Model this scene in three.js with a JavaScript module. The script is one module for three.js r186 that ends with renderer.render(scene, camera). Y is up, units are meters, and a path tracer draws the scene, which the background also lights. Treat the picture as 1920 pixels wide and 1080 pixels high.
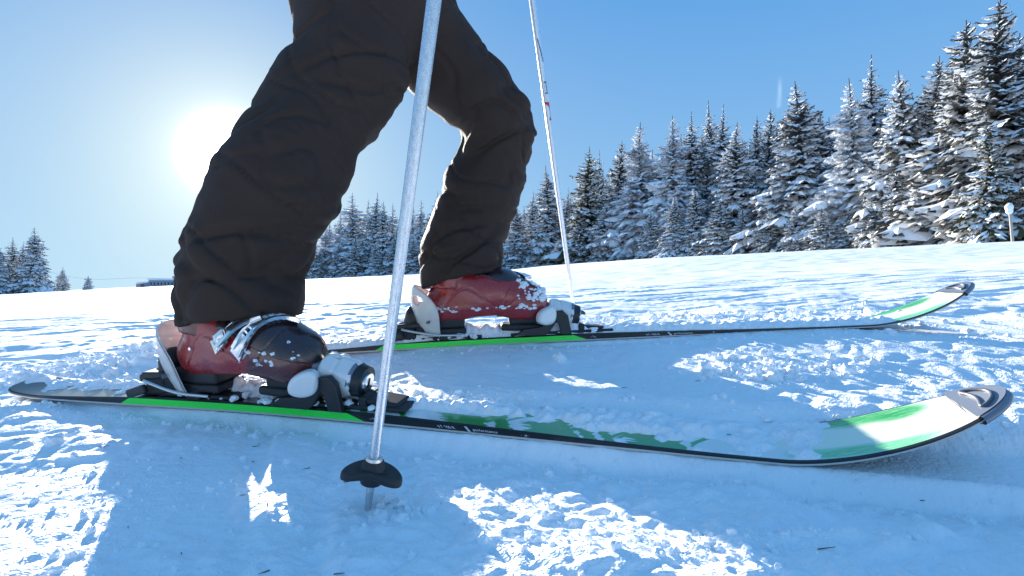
import * as THREE from 'three';
import { mergeGeometries } from 'three/addons/utils/BufferGeometryUtils.js';
import { RoundedBoxGeometry } from 'three/addons/geometries/RoundedBoxGeometry.js';

// ------------------------------------------------------------------ camera, sky, sun, exposure
const FL = 1000, PITCH = 2 * Math.PI / 180, EYE = 0.26;           // focal length in 1920-pixel units, tilt, height over the snow
const scene = new THREE.Scene();
const camera = new THREE.PerspectiveCamera(2 * Math.atan(540 / FL) * 180 / Math.PI, 16 / 9, 0.02, 2000);
camera.position.set(0, EYE, 0); camera.rotation.x = PITCH;
scene.add(camera);
const renderer = new THREE.WebGLRenderer({ antialias: true });
renderer.setSize(1024, 576);
renderer.toneMapping = THREE.LinearToneMapping;
renderer.toneMappingExposure = 3;
renderer.shadowMap.enabled = true;
const mix = (a, b, t) => a + (b - a) * t, clamp = (x, a, b) => Math.min(b, Math.max(a, x)), ss = (a, b, x) => { const t = clamp((x - a) / (b - a), 0, 1); return t * t * (3 - 2 * t); };
const V = (x, y, z) => new THREE.Vector3(x, y, z);
const cp = Math.cos(PITCH), sp = Math.sin(PITCH);
function at(px, py, Z) {                                            // a place in the world: bearing, height, distance ahead
  const X = (px - 960) / FL * Z, Y = (540 - py) / FL * Z;
  return V(X, EYE + Y * cp + Z * sp, -(Z * cp - Y * sp));
}
const SUN = at(428, 290, 1).sub(camera.position).normalize();
const EXPO = renderer.toneMappingExposure;
{
  const W = 2048, H = 1024, d = new Float32Array(W * H * 4);
  const lerp = (a, b, t) => a + (b - a) * t;
  const hor = [0.40, 0.68, 0.93], mid = [0.115, 0.37, 0.79], zen = [0.13, 0.385, 0.80], gnd = [0.6, 0.7, 0.82];
  const cA = at(1463, 143, 1).sub(camera.position).normalize(), cB = at(1460.5, 196, 1).sub(camera.position).normalize();
  const cAB = cB.clone().sub(cA), cL = cAB.length();
  const q = V(0, 0, 0), p = V(0, 0, 0);
  for (let j = 0; j < H; j++) for (let i = 0; i < W; i++) {
    const th = ((i + 0.5) / W - 0.5) * 2 * Math.PI, el = ((j + 0.5) / H - 0.5) * Math.PI;
    p.set(Math.cos(el) * Math.cos(th), Math.sin(el), Math.cos(el) * Math.sin(th));
    const g = Math.acos(Math.min(1, p.dot(SUN))) * 180 / Math.PI, e = el * 180 / Math.PI;
    const t1 = Math.min(1, Math.max(0, e / 30)) ** 0.8, t2 = Math.min(1, Math.max(0, (e - 30) / 60));
    const w = 0.58 * Math.exp(-g / 12.5) + 0.5 * Math.exp(-g / 5) + 14 * Math.exp(-((g / 2.0) ** 2)), k = (j * W + i) * 4;
    let trail = 0;
    if (g < 80 && p.z < 0) {
      q.copy(p).sub(cA); const t = q.dot(cAB) / (cL * cL);
      if (t > -0.05 && t < 1.1) { q.addScaledVector(cAB, -t); const r = q.length() / 0.0016; trail = 0.3 * Math.exp(-r * r) * Math.min(1, Math.max(0, t + 0.05) * 2); }
    }
    const gw = ss(1.5, 0.3, w), glow = [1, mix(1, 0.8, gw), mix(1, 0.25, gw)];
    for (let c = 0; c < 3; c++) {
      let v = lerp(lerp(hor[c], mid[c], t1), zen[c], t2);
      if (e < -1) v = lerp(v, gnd[c], Math.min(1, (-e - 1) / 6));
      d[k + c] = (v + w * glow[c] + trail) / EXPO;
    }
    d[k + 3] = 1;
  }
  const sky = new THREE.DataTexture(d, W, H, THREE.RGBAFormat, THREE.FloatType);
  sky.mapping = THREE.EquirectangularReflectionMapping; sky.magFilter = THREE.LinearFilter; sky.needsUpdate = true;
  scene.background = sky; scene.environment = sky;
}
const sun = new THREE.DirectionalLight(new THREE.Color(1, 0.93, 0.83), 5);
sun.position.copy(SUN).multiplyScalar(60); sun.target.position.set(0, 0, 0);
sun.castShadow = true; sun.shadow.mapSize.set(4096, 4096);
Object.assign(sun.shadow.camera, { left: -50, right: 50, top: 50, bottom: -50, near: 0.5, far: 200 });
scene.add(sun, sun.target);

// ------------------------------------------------------------------ helpers
function rng(seed) { let a = seed >>> 0; return () => { a = (a + 0x6D2B79F5) | 0; let t = Math.imul(a ^ (a >>> 15), 1 | a); t = (t + Math.imul(t ^ (t >>> 7), 61 | t)) ^ t; return ((t ^ (t >>> 14)) >>> 0) / 4294967296; }; }
const PERM = new Uint8Array(512);
{ const r = rng(77), p = [...Array(256).keys()]; for (let i = 255; i > 0; i--) { const j = Math.floor(r() * (i + 1)); [p[i], p[j]] = [p[j], p[i]]; } for (let i = 0; i < 512; i++) PERM[i] = p[i & 255]; }
const fade = (t) => t * t * t * (t * (t * 6 - 15) + 10);
const gr = (h, x, y, z) => { h &= 15; const u = h < 8 ? x : y, v = h < 4 ? y : h === 12 || h === 14 ? x : z; return ((h & 1) ? -u : u) + ((h & 2) ? -v : v); };
function noise(x, y, z) {
  const X0 = Math.floor(x), Y0 = Math.floor(y), Z0 = Math.floor(z), X = X0 & 255, Y = Y0 & 255, Z = Z0 & 255; x -= X0; y -= Y0; z -= Z0;
  const u = fade(x), v = fade(y), w = fade(z), A = PERM[X] + Y, AA = PERM[A] + Z, AB = PERM[A + 1] + Z, B = PERM[X + 1] + Y, BA = PERM[B] + Z, BB = PERM[B + 1] + Z;
  return mix(mix(mix(gr(PERM[AA], x, y, z), gr(PERM[BA], x - 1, y, z), u), mix(gr(PERM[AB], x, y - 1, z), gr(PERM[BB], x - 1, y - 1, z), u), v),
    mix(mix(gr(PERM[AA + 1], x, y, z - 1), gr(PERM[BA + 1], x - 1, y, z - 1), u), mix(gr(PERM[AB + 1], x, y - 1, z - 1), gr(PERM[BB + 1], x - 1, y - 1, z - 1), u), v), w);
}
const used = {};
const numbered = (n) => { const k = used[n] = (used[n] ?? -1) + 1; return k ? `${n}_${String(k).padStart(3, '0')}` : n; };
function tag(o, label, category, group, kind) { o.userData.label = label; o.userData.category = category; if (group) o.userData.group = group; if (kind) o.userData.kind = kind; return o; }
function thing(name, label, category, group) { const o = new THREE.Group(); o.name = numbered(name); tag(o, label, category, group); scene.add(o); return o; }
function part(name, geo, mat, parent = scene, label) {
  const g = Array.isArray(geo) ? merge(geo) : geo, m = new THREE.Mesh(g, mat);
  m.name = parent === scene ? numbered(name) : name; m.castShadow = m.receiveShadow = true; parent.add(m); if (label) m.userData.label = label; return m;
}
function merge(list) {
  return mergeGeometries(list.map((g) => { g = g.index ? g.toNonIndexed() : g; for (const k of Object.keys(g.attributes)) if (!['position', 'normal', 'uv'].includes(k)) g.deleteAttribute(k);
    if (!g.attributes.uv) g.setAttribute('uv', new THREE.BufferAttribute(new Float32Array(g.attributes.position.count * 2), 2)); return g; }));
}
const mat = (r, g, b, rough = 0.6, o = {}) => new THREE.MeshPhysicalMaterial({ color: new THREE.Color().setRGB(r, g, b), roughness: rough, side: THREE.DoubleSide, ...o });
function bx(w, h, d, x, y, z, r = 0.003, rot) { const g = new RoundedBoxGeometry(w, h, d, 2, Math.min(r, w / 2.1, h / 2.1, d / 2.1)); if (rot) { g.rotateX(rot[0]); g.rotateY(rot[1]); g.rotateZ(rot[2]); } g.translate(x, y, z); return g; }
function tube(pts, r, seg = 24, rad = 10) { return new THREE.TubeGeometry(new THREE.CatmullRomCurve3(pts), seg, r, rad); }
function cyl(a, b, ra, rb, seg = 24) { const d = b.clone().sub(a), g = new THREE.CylinderGeometry(rb, ra, d.length(), seg, 1); g.applyQuaternion(new THREE.Quaternion().setFromUnitVectors(V(0, 1, 0), d.clone().normalize())); g.translate(...a.clone().lerp(b, 0.5).toArray()); return g; }
function ribbon(A, B, n, cross = 1) {                               // sheet between two curves
  const pos = [], uv = [], idx = [];
  for (let i = 0; i <= n; i++) { const a = A(i / n), b = B(i / n); for (let j = 0; j <= cross; j++) { const t = j / cross; pos.push(mix(a.x, b.x, t), mix(a.y, b.y, t), mix(a.z, b.z, t)); uv.push(i / n, t); } }
  const c = cross + 1;
  for (let i = 0; i < n; i++) for (let j = 0; j < cross; j++) { const k = i * c + j; idx.push(k, k + c, k + 1, k + 1, k + c, k + c + 1); }
  const g = new THREE.BufferGeometry(); g.setAttribute('position', new THREE.Float32BufferAttribute(pos, 3)); g.setAttribute('uv', new THREE.Float32BufferAttribute(uv, 2)); g.setIndex(idx); g.computeVertexNormals(); return g;
}
function surfaceNets(f, lo, hi, h) {
  const n = [0, 1, 2].map((k) => Math.ceil((hi[k] - lo[k]) / h) + 1), [nx, ny, nz] = n, val = new Float32Array(nx * ny * nz);
  for (let k = 0, q = 0; k < nz; k++) for (let j = 0; j < ny; j++) for (let i = 0; i < nx; i++, q++) val[q] = f(lo[0] + i * h, lo[1] + j * h, lo[2] + k * h);
  const cell = new Int32Array(nx * ny * nz).fill(-1), pos = [], nor = [], uv = [], idx = [], off = [0, 1, nx, nx + 1, nx * ny, nx * ny + 1, nx * ny + nx, nx * ny + nx + 1];
  const ED = [[0, 1], [2, 3], [4, 5], [6, 7], [0, 2], [1, 3], [4, 6], [5, 7], [0, 4], [1, 5], [2, 6], [3, 7]];
  for (let k = 0; k < nz - 1; k++) for (let j = 0; j < ny - 1; j++) for (let i = 0; i < nx - 1; i++) {
    const q = i + nx * (j + ny * k); let m = 0; for (let c = 0; c < 8; c++) if (val[q + off[c]] < 0) m |= 1 << c;
    if (m === 0 || m === 255) continue;
    let x = 0, y = 0, z = 0, c = 0;
    for (const [a, b] of ED) { if (((m >> a) & 1) === ((m >> b) & 1)) continue; const va = val[q + off[a]], vb = val[q + off[b]], t = va / (va - vb);
      x += mix(a & 1, b & 1, t); y += mix((a >> 1) & 1, (b >> 1) & 1, t); z += mix(a >> 2, b >> 2, t); c++; }
    x = lo[0] + (i + x / c) * h; y = lo[1] + (j + y / c) * h; z = lo[2] + (k + z / c) * h;
    cell[q] = pos.length / 3; pos.push(x, y, z); uv.push(x + z, y + z * 0.3);
    const e = h * 0.8, gx = f(x + e, y, z) - f(x - e, y, z), gy = f(x, y + e, z) - f(x, y - e, z), gz = f(x, y, z + e) - f(x, y, z - e), l = Math.hypot(gx, gy, gz) || 1;
    nor.push(gx / l, gy / l, gz / l);
  }
  const st = [1, nx, nx * ny];
  for (let k = 1; k < nz - 1; k++) for (let j = 1; j < ny - 1; j++) for (let i = 1; i < nx - 1; i++) {
    const q = i + nx * (j + ny * k);
    for (let a = 0; a < 3; a++) {
      const neg = val[q] < 0; if (neg === (val[q + st[a]] < 0)) continue;
      const u = st[(a + 1) % 3], v = st[(a + 2) % 3], A = cell[q], B = cell[q - u], C = cell[q - u - v], D = cell[q - v];
      if (neg) idx.push(A, B, C, A, C, D); else idx.push(A, C, B, A, D, C);
    }
  }
  const g = new THREE.BufferGeometry();
  g.setAttribute('position', new THREE.Float32BufferAttribute(pos, 3)); g.setAttribute('normal', new THREE.Float32BufferAttribute(nor, 3)); g.setAttribute('uv', new THREE.Float32BufferAttribute(uv, 2)); g.setIndex(idx);
  return g;
}
function cone(p, c) {                                                // distance to a round cone c = [ax, ay, az, ra, bx, by, bz, rb]
  const bx_ = c[4] - c[0], by = c[5] - c[1], bz = c[6] - c[2], px = p[0] - c[0], py = p[1] - c[1], pz = p[2] - c[2];
  const t = clamp((px * bx_ + py * by + pz * bz) / (bx_ * bx_ + by * by + bz * bz + 1e-9), 0, 1);
  return Math.hypot(px - t * bx_, py - t * by, pz - t * bz) - mix(c[3], c[7], t);
}
const smin = (a, b, k) => { const h = Math.max(k - Math.abs(a - b), 0) / k; return Math.min(a, b) - h * h * k * 0.25; };
function dataTex(n, fn, srgb) { const d = new Uint8Array(n * n * 4); for (let j = 0; j < n; j++) for (let i = 0; i < n; i++) { const v = fn(i / n, j / n), k = (j * n + i) * 4; for (let c = 0; c < 3; c++) d[k + c] = clamp((v.length ? v[c] : v) * 255, 0, 255); d[k + 3] = 255; }
  const t = new THREE.DataTexture(d, n, n); t.wrapS = t.wrapT = THREE.RepeatWrapping; t.magFilter = t.minFilter = THREE.LinearFilter; if (srgb) t.colorSpace = THREE.SRGBColorSpace; t.needsUpdate = true; return t; }
// noise that tiles over the unit square
const tn = (u, v, f, s) => { const a = noise(u * f, v * f, s), b = noise((u - 1) * f, v * f, s), c = noise(u * f, (v - 1) * f, s), d = noise((u - 1) * f, (v - 1) * f, s); return mix(mix(a, b, u), mix(c, d, u), v); };

// ------------------------------------------------------------------ materials
const snowBump = dataTex(512, (u, v) => 0.5 + 0.42 * tn(u, v, 40, 1.5) + 0.3 * tn(u, v, 110, 7.5) + 0.22 * tn(u, v, 23, 3.3));
snowBump.repeat.set(4, 4);
const M = {
  snow: mat(0.93, 0.945, 0.96, 0.62, { bumpMap: snowBump, bumpScale: 0.0022, specularIntensity: 0.5 }),
  clod: mat(0.89, 0.915, 0.94, 0.65),
  treeSnow: mat(0.88, 0.9, 0.93, 0.8),
  black: mat(0.018, 0.019, 0.022, 0.42), blackSoft: mat(0.02, 0.021, 0.025, 0.6), base: mat(0.035, 0.03, 0.028, 0.45),
  steel: mat(0.62, 0.62, 0.62, 0.3, { metalness: 1 }), chrome: mat(0.8, 0.81, 0.83, 0.16, { metalness: 1 }),
  edge: mat(0.55, 0.53, 0.5, 0.4),
  green: mat(0.02, 0.88, 0.06, 0.4, { clearcoat: 0.4, clearcoatRoughness: 0.25 }),
  white: mat(0.8, 0.8, 0.78, 0.32, { clearcoat: 0.6, clearcoatRoughness: 0.2 }),
  spoiler: mat(0.82, 0.8, 0.78, 0.35, { clearcoat: 0.5, transmission: 0.25, thickness: 0 }),
  guard: mat(0.17, 0.19, 0.235, 0.35, { clearcoat: 0.4 }), guardDark: mat(0.1, 0.11, 0.14, 0.4), guardIn: mat(0.2, 0.22, 0.26, 0.35),
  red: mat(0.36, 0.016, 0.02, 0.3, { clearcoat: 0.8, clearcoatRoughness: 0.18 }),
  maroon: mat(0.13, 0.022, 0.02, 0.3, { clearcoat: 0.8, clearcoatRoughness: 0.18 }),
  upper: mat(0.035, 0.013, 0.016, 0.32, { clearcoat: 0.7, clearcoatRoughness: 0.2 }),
  fabric: mat(0.042, 0.028, 0.023, 0.72, { bumpMap: dataTex(256, (u, v) => 0.5 + 0.25 * tn(u, v, 12, 2.2) + 0.2 * Math.sin(u * 6.2832 * 64) * Math.sin(v * 6.2832 * 64)), bumpScale: 0.0008, specularIntensity: 0.35, sheen: 0.3, sheenRoughness: 0.5, sheenColor: new THREE.Color(0.14, 0.11, 0.1) }),
  alu: mat(0.78, 0.8, 0.83, 0.3, { metalness: 0.9 }),
  wall: mat(0.30, 0.31, 0.36, 0.8), wallDark: mat(0.12, 0.12, 0.15, 0.8), glass: mat(0.05, 0.06, 0.09, 0.1), wood: mat(0.4, 0.37, 0.33, 0.8),
  bark: mat(0.06, 0.045, 0.035, 0.9),
};
M.fabric.bumpMap.repeat.set(12, 12);
{ // scuffed, wet plastic of the boots
  const scuff = dataTex(512, (u, v) => { const st = tn(u * 1, v, 9, 4) + 0.6 * tn(u, v, 60, 8), line = Math.max(0, 1 - Math.abs(noise(u * 10 + v * 2, v * 60, 3)) * 9) * ss(0.05, 0.3, tn(u, v, 6, 12)); const q = clamp(0.92 + 0.07 * st + 0.5 * line, 0, 1); return [q, q * 0.985, q * 0.98]; }, true);
  const rg = dataTex(512, (u, v) => 0.72 + 0.5 * tn(u, v, 14, 6) + 0.3 * tn(u, v, 70, 2)); scuff.repeat.set(3, 3); rg.repeat.set(3, 3);
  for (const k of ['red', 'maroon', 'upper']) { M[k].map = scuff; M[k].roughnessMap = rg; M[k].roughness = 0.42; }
}

// ------------------------------------------------------------------ where the skis lie
function skiFrame(e0, e1, w0, w1, roll) {                            // near edge at mid-sole and at the widest point of the shovel
  let u = e1.clone().sub(e0).normalize(), n, z, c0;
  for (let k = 0; k < 3; k++) {
    z = u.clone().cross(V(0, 1, 0)).normalize(); n = z.clone().cross(u).normalize();
    const n2 = n.clone().multiplyScalar(Math.cos(roll)).addScaledVector(z, Math.sin(roll)); z = u.clone().cross(n2).normalize(); n = n2;
    c0 = e0.clone().addScaledVector(z, -w0); u = e1.clone().addScaledVector(z, -w1).sub(c0).normalize();
  }
  n = z.clone().cross(u).normalize();
  return { o: c0, m: new THREE.Matrix4().makeBasis(u, n, z).setPosition(c0), e0, e1, roll, tan: Math.tan(roll) };
}
const onLine = (a, b, s) => a.clone().lerp(b, s);
const camLine = (A, B, s) => { const p = A.map((v, i) => mix(v, B[i], s)); return at(960 + p[0] / p[2] * FL, 540 - p[1] / p[2] * FL, p[2]); };
const nA = [-0.46, -0.238, 1.0].map((v) => v * 0.98), nB = [0.66, -0.342, 1].map((v) => v * 0.70), fA = [-0.03, -0.107, 1].map((v) => v * 1.385), fB = [0.69, -0.0725, 1].map((v) => v * 1.40);
const NEAR = skiFrame(camLine(nA, nB, -0.06), camLine(nA, nB, 1), 0.036, 0.0575, 0.18);
const FAR = skiFrame(camLine(fA, fB, -0.025), camLine(fA, fB, 1), 0.036, 0.0575, 0.075);

// ------------------------------------------------------------------ the snow slope
const SA = 0.0495, SB = 0.0724;
function lineAt(L, x) { const t = (x - L.e0.x) / (L.e1.x - L.e0.x), s = clamp(t, -0.75, 1.3); return { D: -mix(L.e0.z, L.e1.z, s), y: mix(L.e0.y, L.e1.y, s), over: Math.abs(t - s), t }; }
const wid = 0.095;
function ground(x, D) {                                              // height of the slope without its rough surface, and how rough it is
  const P = SA * x + SB * D;
  if (D > 6 || D < 0 || Math.abs(x) > 5) return [P, 1];
  const N = lineAt(NEAR, x), R = lineAt(FAR, x), tN = D - N.D, tF = D - R.D, w = 1 - ss(0, 0.9, Math.max(N.over, R.over));
  let y;
  const lipN = 0.012 * ss(-0.7, 0, N.t) + 0.02 * ss(0.1, 0.5, N.t) + 0.004;
  if (tN < 0) y = mix(N.y - lipN * ss(0, 0.03, -tN) - 0.001, P - 0.006, ss(0.04, 0.38, -tN));
  else if (tN < wid) y = N.y + NEAR.tan * tN - 0.002;
  else {
    const yA = N.y + NEAR.tan * wid + 0.010 * ss(wid, wid + 0.02, tN) + 0.024 * ss(wid, wid + 0.07, tN) * ss(0.35, 0.6, N.t), yB = R.y - 0.014, t = clamp((tN - wid) / Math.max(0.03, R.D - N.D - wid - 0.02), 0, 1);
    if (tF < 0) y = mix(mix(yA, yB, 1 - (1 - t) ** 1.15), R.y - 0.002, ss(-0.018, -0.004, tF));
    else if (tF < wid) y = R.y + FAR.tan * tF - 0.002;
    else y = mix(R.y + FAR.tan * wid + 0.014 * ss(wid, wid + 0.03, tF), P, ss(0, 3, tF - wid));
  }
  const on = (t, s) => ss(-0.012, 0.002, t) * (1 - ss(wid - 0.01, wid + 0.015, t)) * (1 - ss(1.22, 1.3, s)) * ss(-0.72, -0.66, s);
  return [mix(P, y, w), 1 - Math.max(on(tN, N.t), on(tF, R.t)), tN, tF];
}
const puff = (x, y, f, s) => Math.abs(noise(x * f, y * f, s)) * 2 - 0.5;
function relief(x, D, g) {
  const r = Math.hypot(x, D), sp_ = r * 0.0052, A = (f) => clamp(1.4 - sp_ * f * 2.6, 0, 1);
  const tN = g[2], tF = g[3];
  let rough = 0.75 + 0.9 * noise(x * 2.1, D * 2.1, 3.1);
  if (tN !== undefined) {
    const between = ss(0.08, 0.14, tN) * (1 - ss(-0.04, 0, tF)) * ss(-0.35, -0.15, x) * (1 - ss(0.38, 0.5, x));
    rough = mix(rough, 0.34, between);
    if (tN < 0) rough *= mix(0.78, 0.75, ss(-0.45, -0.3, x) * (1 - ss(0.05, 0.2, x)));
    if (tN > 0.1 && tF < 0) rough = mix(rough, 0.6, 0.8 * ss(0.36, 0.5, x));
    if (tN > 0 && x < -0.5) rough += 0.35;
  }
  rough = clamp(rough, 0.12, 1.7);
  const wx = x + 0.03 * noise(x * 9, D * 9, 8), wy = D + 0.03 * noise(x * 9, D * 9, 18);
  let h = 0.016 * noise(x * 2.6, D * 2.6, 1.2) * clamp(r / 0.7, 0.3, 1);
  h += 0.0075 * rough * puff(wx, wy, 13, 2.2) * A(13);
  if (D < 1 && tN < 0) {                                             // ridges and scrapes pushed up in front of the nearer ski
    const c = noise(x * 5, 2, 4), q = (D - 0.535 - 0.012 * c - 0.05 * (x - 0.3)) / 0.014; h += 0.013 * Math.exp(-q * q) * ss(0.14, 0.24, x) * (1 - ss(0.4, 0.5, x)) * (0.75 + 0.5 * noise(x * 30, D * 30, 2));
    const lean_ = x + 0.33 * (D - 0.9); h -= 0.009 * ss(0.1, 0.42, noise(lean_ * 14, D * 1.6, 31)) * ss(-0.5, -0.42, x) * (1 - ss(-0.12, 0, x)); h += 0.008 * ss(0.1, 0.4, noise(x * 4 + D * 2, D * 11 - x * 2, 41)) * ss(0, 0.15, x);
  }
  h += 0.0052 * rough * puff(wx, wy, 31, 5.2) * A(31);
  h += 0.0034 * (0.3 + rough) * noise(x * 75, D * 75, 9.2) * A(75);
  h += 0.0015 * (0.5 + rough) * noise(x * 170, D * 170, 4.4) * A(170);
  const track = noise(x * 0.7 + D * 0.25, D * 9, 6.6), far = ss(1.4, 2.4, D);
  h += (0.006 + 0.003 * far) * track * A(9) * (0.5 + 0.5 * far);
  h += 0.012 * far * noise(x * 1.1, D * 3.1, 11.3) * A(3.1) + 0.010 * far * noise(x * 4, D * 9, 14.3) * A(9);
  h += ss(8, 30, D) * (0.12 * noise(x * 0.09, D * 0.13, 2.9)) + 0.34 * ss(9, 19, D) * ss(-2, 6, x);
  if (D > 1.75 && r < 9) for (let k = 0; k < 9; k++) { const q = (D - 1.95 - k * 0.42 - x * (0.12 + 0.05 * Math.sin(k * 2.3)) + 0.05 * noise(x * 0.8, k * 3, 1)) / 0.03; if (Math.abs(q) < 4) h += (0.009 * Math.exp(-((Math.abs(q) - 1.5) ** 2)) - 0.015 * Math.exp(-q * q)) * ss(-0.2, 0.25, noise(x * 0.7, k * 5, 7) + 0.15); }
  return h;
}
function groundY(x, D) { const g = ground(x, D); return g[0] + relief(x, D, g) * g[1]; }
{
  const rows = 1390, ang = [];
  for (let a = -49; a < 49; a += 0.225) ang.push(a);
  for (let a = 49; a < 311; a += 4) ang.push(a);
  const C = ang.length, pos = new Float32Array((rows * C + 1) * 3), uv = new Float32Array((rows * C + 1) * 2), idx = [];
  pos[1] = -0.02;
  for (let i = 0; i < rows; i++) { const r = 0.3 * 1.0052 ** i; for (let j = 0; j < C; j++) {
    const a = ang[j] * Math.PI / 180, x = r * Math.sin(a), D = r * Math.cos(a), k = 1 + i * C + j;
    pos[k * 3] = x; pos[k * 3 + 1] = groundY(x, D); pos[k * 3 + 2] = -D; uv[k * 2] = x; uv[k * 2 + 1] = D;
    const j2 = (j + 1) % C; if (i === 0) idx.push(0, k, 1 + j2); else { const p = k - C, p2 = 1 + (i - 1) * C + j2, k2 = 1 + i * C + j2; idx.push(p, k, p2, p2, k, k2); }
  } }
  const g = new THREE.BufferGeometry(); g.setAttribute('position', new THREE.BufferAttribute(pos, 3)); g.setAttribute('uv', new THREE.BufferAttribute(uv, 2)); g.setIndex(new THREE.BufferAttribute(new Uint32Array(idx), 1)); g.computeVertexNormals();
  const m = part('snow_ground', g, M.snow); m.userData = { kind: 'structure', label: 'sunlit snow slope with ski tracks and blue shadows' };
}

// ------------------------------------------------------------------ spruces
function spruceShapes(seed, whorls, o) {
  const R = rng(seed), fol = { p: [], n: [] }, sno = { p: [], n: [] };
  const tri = (L, a, b, c) => { L.p.push(a.x, a.y, a.z, b.x, b.y, b.z, c.x, c.y, c.z); };
  const lean = (y) => V(0.01 * Math.sin(y * 5 + seed), 0, 0.01 * Math.cos(y * 4 + seed));
  for (let k = 0; k < whorls; k++) {
    const q = k / whorls, y = 0.035 + 0.95 * q ** 0.93, rad = o.r * ((1 - y) ** 0.82 + 0.012) * (1 + 0.35 * noise(y * 9, seed, 0.5)) * (y < 0.12 ? 0.8 + y * 1.6 : 1), n = Math.max(4, Math.round(o.n * (0.5 + 0.5 * (1 - y)))), ph = R() * 6.28;
    for (let b = 0; b < n; b++) {
      const a = ph + b / n * 6.283 + (R() - 0.5) * 0.7, len = rad * (0.62 + 0.5 * R() + 0.5 * noise(Math.cos(a) * 1.5 + seed, y * 7, Math.sin(a) * 1.5)), y0 = y + (R() - 0.5) * 0.9 / whorls, droop = o.droop * (0.7 + 0.6 * R()) * (1 - 0.75 * y), dir = V(Math.cos(a), 0, Math.sin(a)), sd = V(-dir.z, 0, dir.x), c0 = lean(y);
      const P = (t) => c0.clone().addScaledVector(dir, len * t).add(V(0, y0 + len * (0.12 * t - droop * t * t + 0.22 * t ** 4), 0));
      const seg = o.seg, tw = o.tw;
      for (let i = 0; i < seg; i++) {
        const t0 = i / seg, t1 = (i + 1) / seg, A = P(t0), B = P(t1);
        for (const s of [-1, 1]) {
          const l = len * tw * (1.05 - 0.75 * t1) * (0.7 + 0.6 * R()), e = A.clone().lerp(B, 0.5 + R()).addScaledVector(sd, s * l).addScaledVector(dir, l * 0.45).add(V(0, -l * (0.25 + 0.5 * R()), 0));
          tri(fol, A, B, e);
          const h = A.clone().lerp(B, R()).addScaledVector(sd, s * l * 0.45).add(V(0, -l * (0.55 + 0.5 * R()), 0)); tri(fol, A.clone().addScaledVector(sd, s * l * 0.25), B.clone().addScaledVector(sd, s * l * 0.3), h);
        }
      }
      tri(fol, P(0.85).addScaledVector(sd, len * 0.06), P(0.85).addScaledVector(sd, -len * 0.06), P(1.08));
      if (o.sub && y < 0.86) for (const s of [-1, 1]) for (const t0 of [0.38 + 0.1 * R(), 0.66 + 0.1 * R()]) {   // side boughs with their own snow
        const B0 = P(t0), l = len * (0.5 - 0.34 * t0) * (0.8 + 0.5 * R()), d2 = dir.clone().multiplyScalar(0.75).addScaledVector(sd, s * 0.85).normalize(), s2 = V(-d2.z, 0, d2.x), Q = (t) => B0.clone().addScaledVector(d2, l * t).add(V(0, -l * droop * t * t * 0.9, 0)), w2 = l * 0.26;
        for (const k of [-1, 1]) { tri(fol, Q(0.1), Q(0.6), Q(0.5).addScaledVector(s2, k * w2 * 1.5).add(V(0, -w2, 0))); tri(fol, Q(0.5), Q(1.1), Q(0.85).addScaledVector(s2, k * w2).add(V(0, -w2 * 1.2, 0))); }
        if (R() < o.snow) { const h = o.th * (0.5 + 0.6 * R()) * (0.35 + 0.65 * (1 - y)), a0 = Q(0.2), a1 = Q(0.65).add(V(0, h, 0)), a2 = Q(1.02), L0 = Q(0.6).addScaledVector(s2, w2).add(V(0, -w2 * 0.6, 0)), R0 = Q(0.6).addScaledVector(s2, -w2).add(V(0, -w2 * 0.6, 0)); tri(sno, a0, a1, L0); tri(sno, a1, a2, L0); tri(sno, a0, R0, a1); tri(sno, a1, R0, a2); }
      }
      if (R() < o.snow) {                                             // a pad of snow lying along the branch
        const s0 = 0.12 + 0.25 * R(), s1 = 0.8 + 0.25 * R(), wv = len * tw * (0.7 + 0.6 * R()), th = o.th * (0.6 + 0.8 * R()) * (0.3 + 0.7 * (1 - y)), ns = o.ns, ring = [];
        for (let i = 0; i <= ns; i++) {
          const t = mix(s0, s1, i / ns), c = P(t), f = Math.sqrt(Math.max(0, Math.sin(Math.PI * (0.06 + 0.88 * i / ns)))) * (0.75 + 0.5 * R()), w = wv * f * (1.1 - 0.6 * t), h = th * f, dn = -w * (0.55 + 0.45 * R());
          ring.push([c.clone().addScaledVector(sd, -w).add(V(0, dn, 0)), c.clone().addScaledVector(sd, -w * 0.5).add(V(0, h * 0.8 + dn * 0.25, 0)), c.clone().add(V(0, h, 0)), c.clone().addScaledVector(sd, w * 0.5).add(V(0, h * 0.8 + dn * 0.25, 0)), c.clone().addScaledVector(sd, w).add(V(0, dn, 0))]);
        }
        for (let i = 0; i < ns; i++) for (let j = 0; j < 4; j++) { const A = ring[i][j], B = ring[i + 1][j], C = ring[i][j + 1], D = ring[i + 1][j + 1]; tri(sno, A, B, C); tri(sno, C, B, D); }
      }
    }
  }
  const mk = (L) => { const g = new THREE.BufferGeometry(); g.setAttribute('position', new THREE.Float32BufferAttribute(L.p, 3)); g.computeVertexNormals(); return g; };
  const tr = new THREE.CylinderGeometry(0.0015, 0.014, 1.0, 7, 6); tr.translate(0, 0.5, 0);
  { const p = tr.attributes.position; for (let i = 0; i < p.count; i++) { const l = lean(p.getY(i)); p.setX(i, p.getX(i) + l.x); p.setZ(i, p.getZ(i) + l.z); } }
  return { crown: mk(fol), snow: mk(sno), trunk: tr };
}
const needle = (r, g, b) => mat(r, g, b, 0.8, { transmission: 0.12, thickness: 0 });
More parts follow.
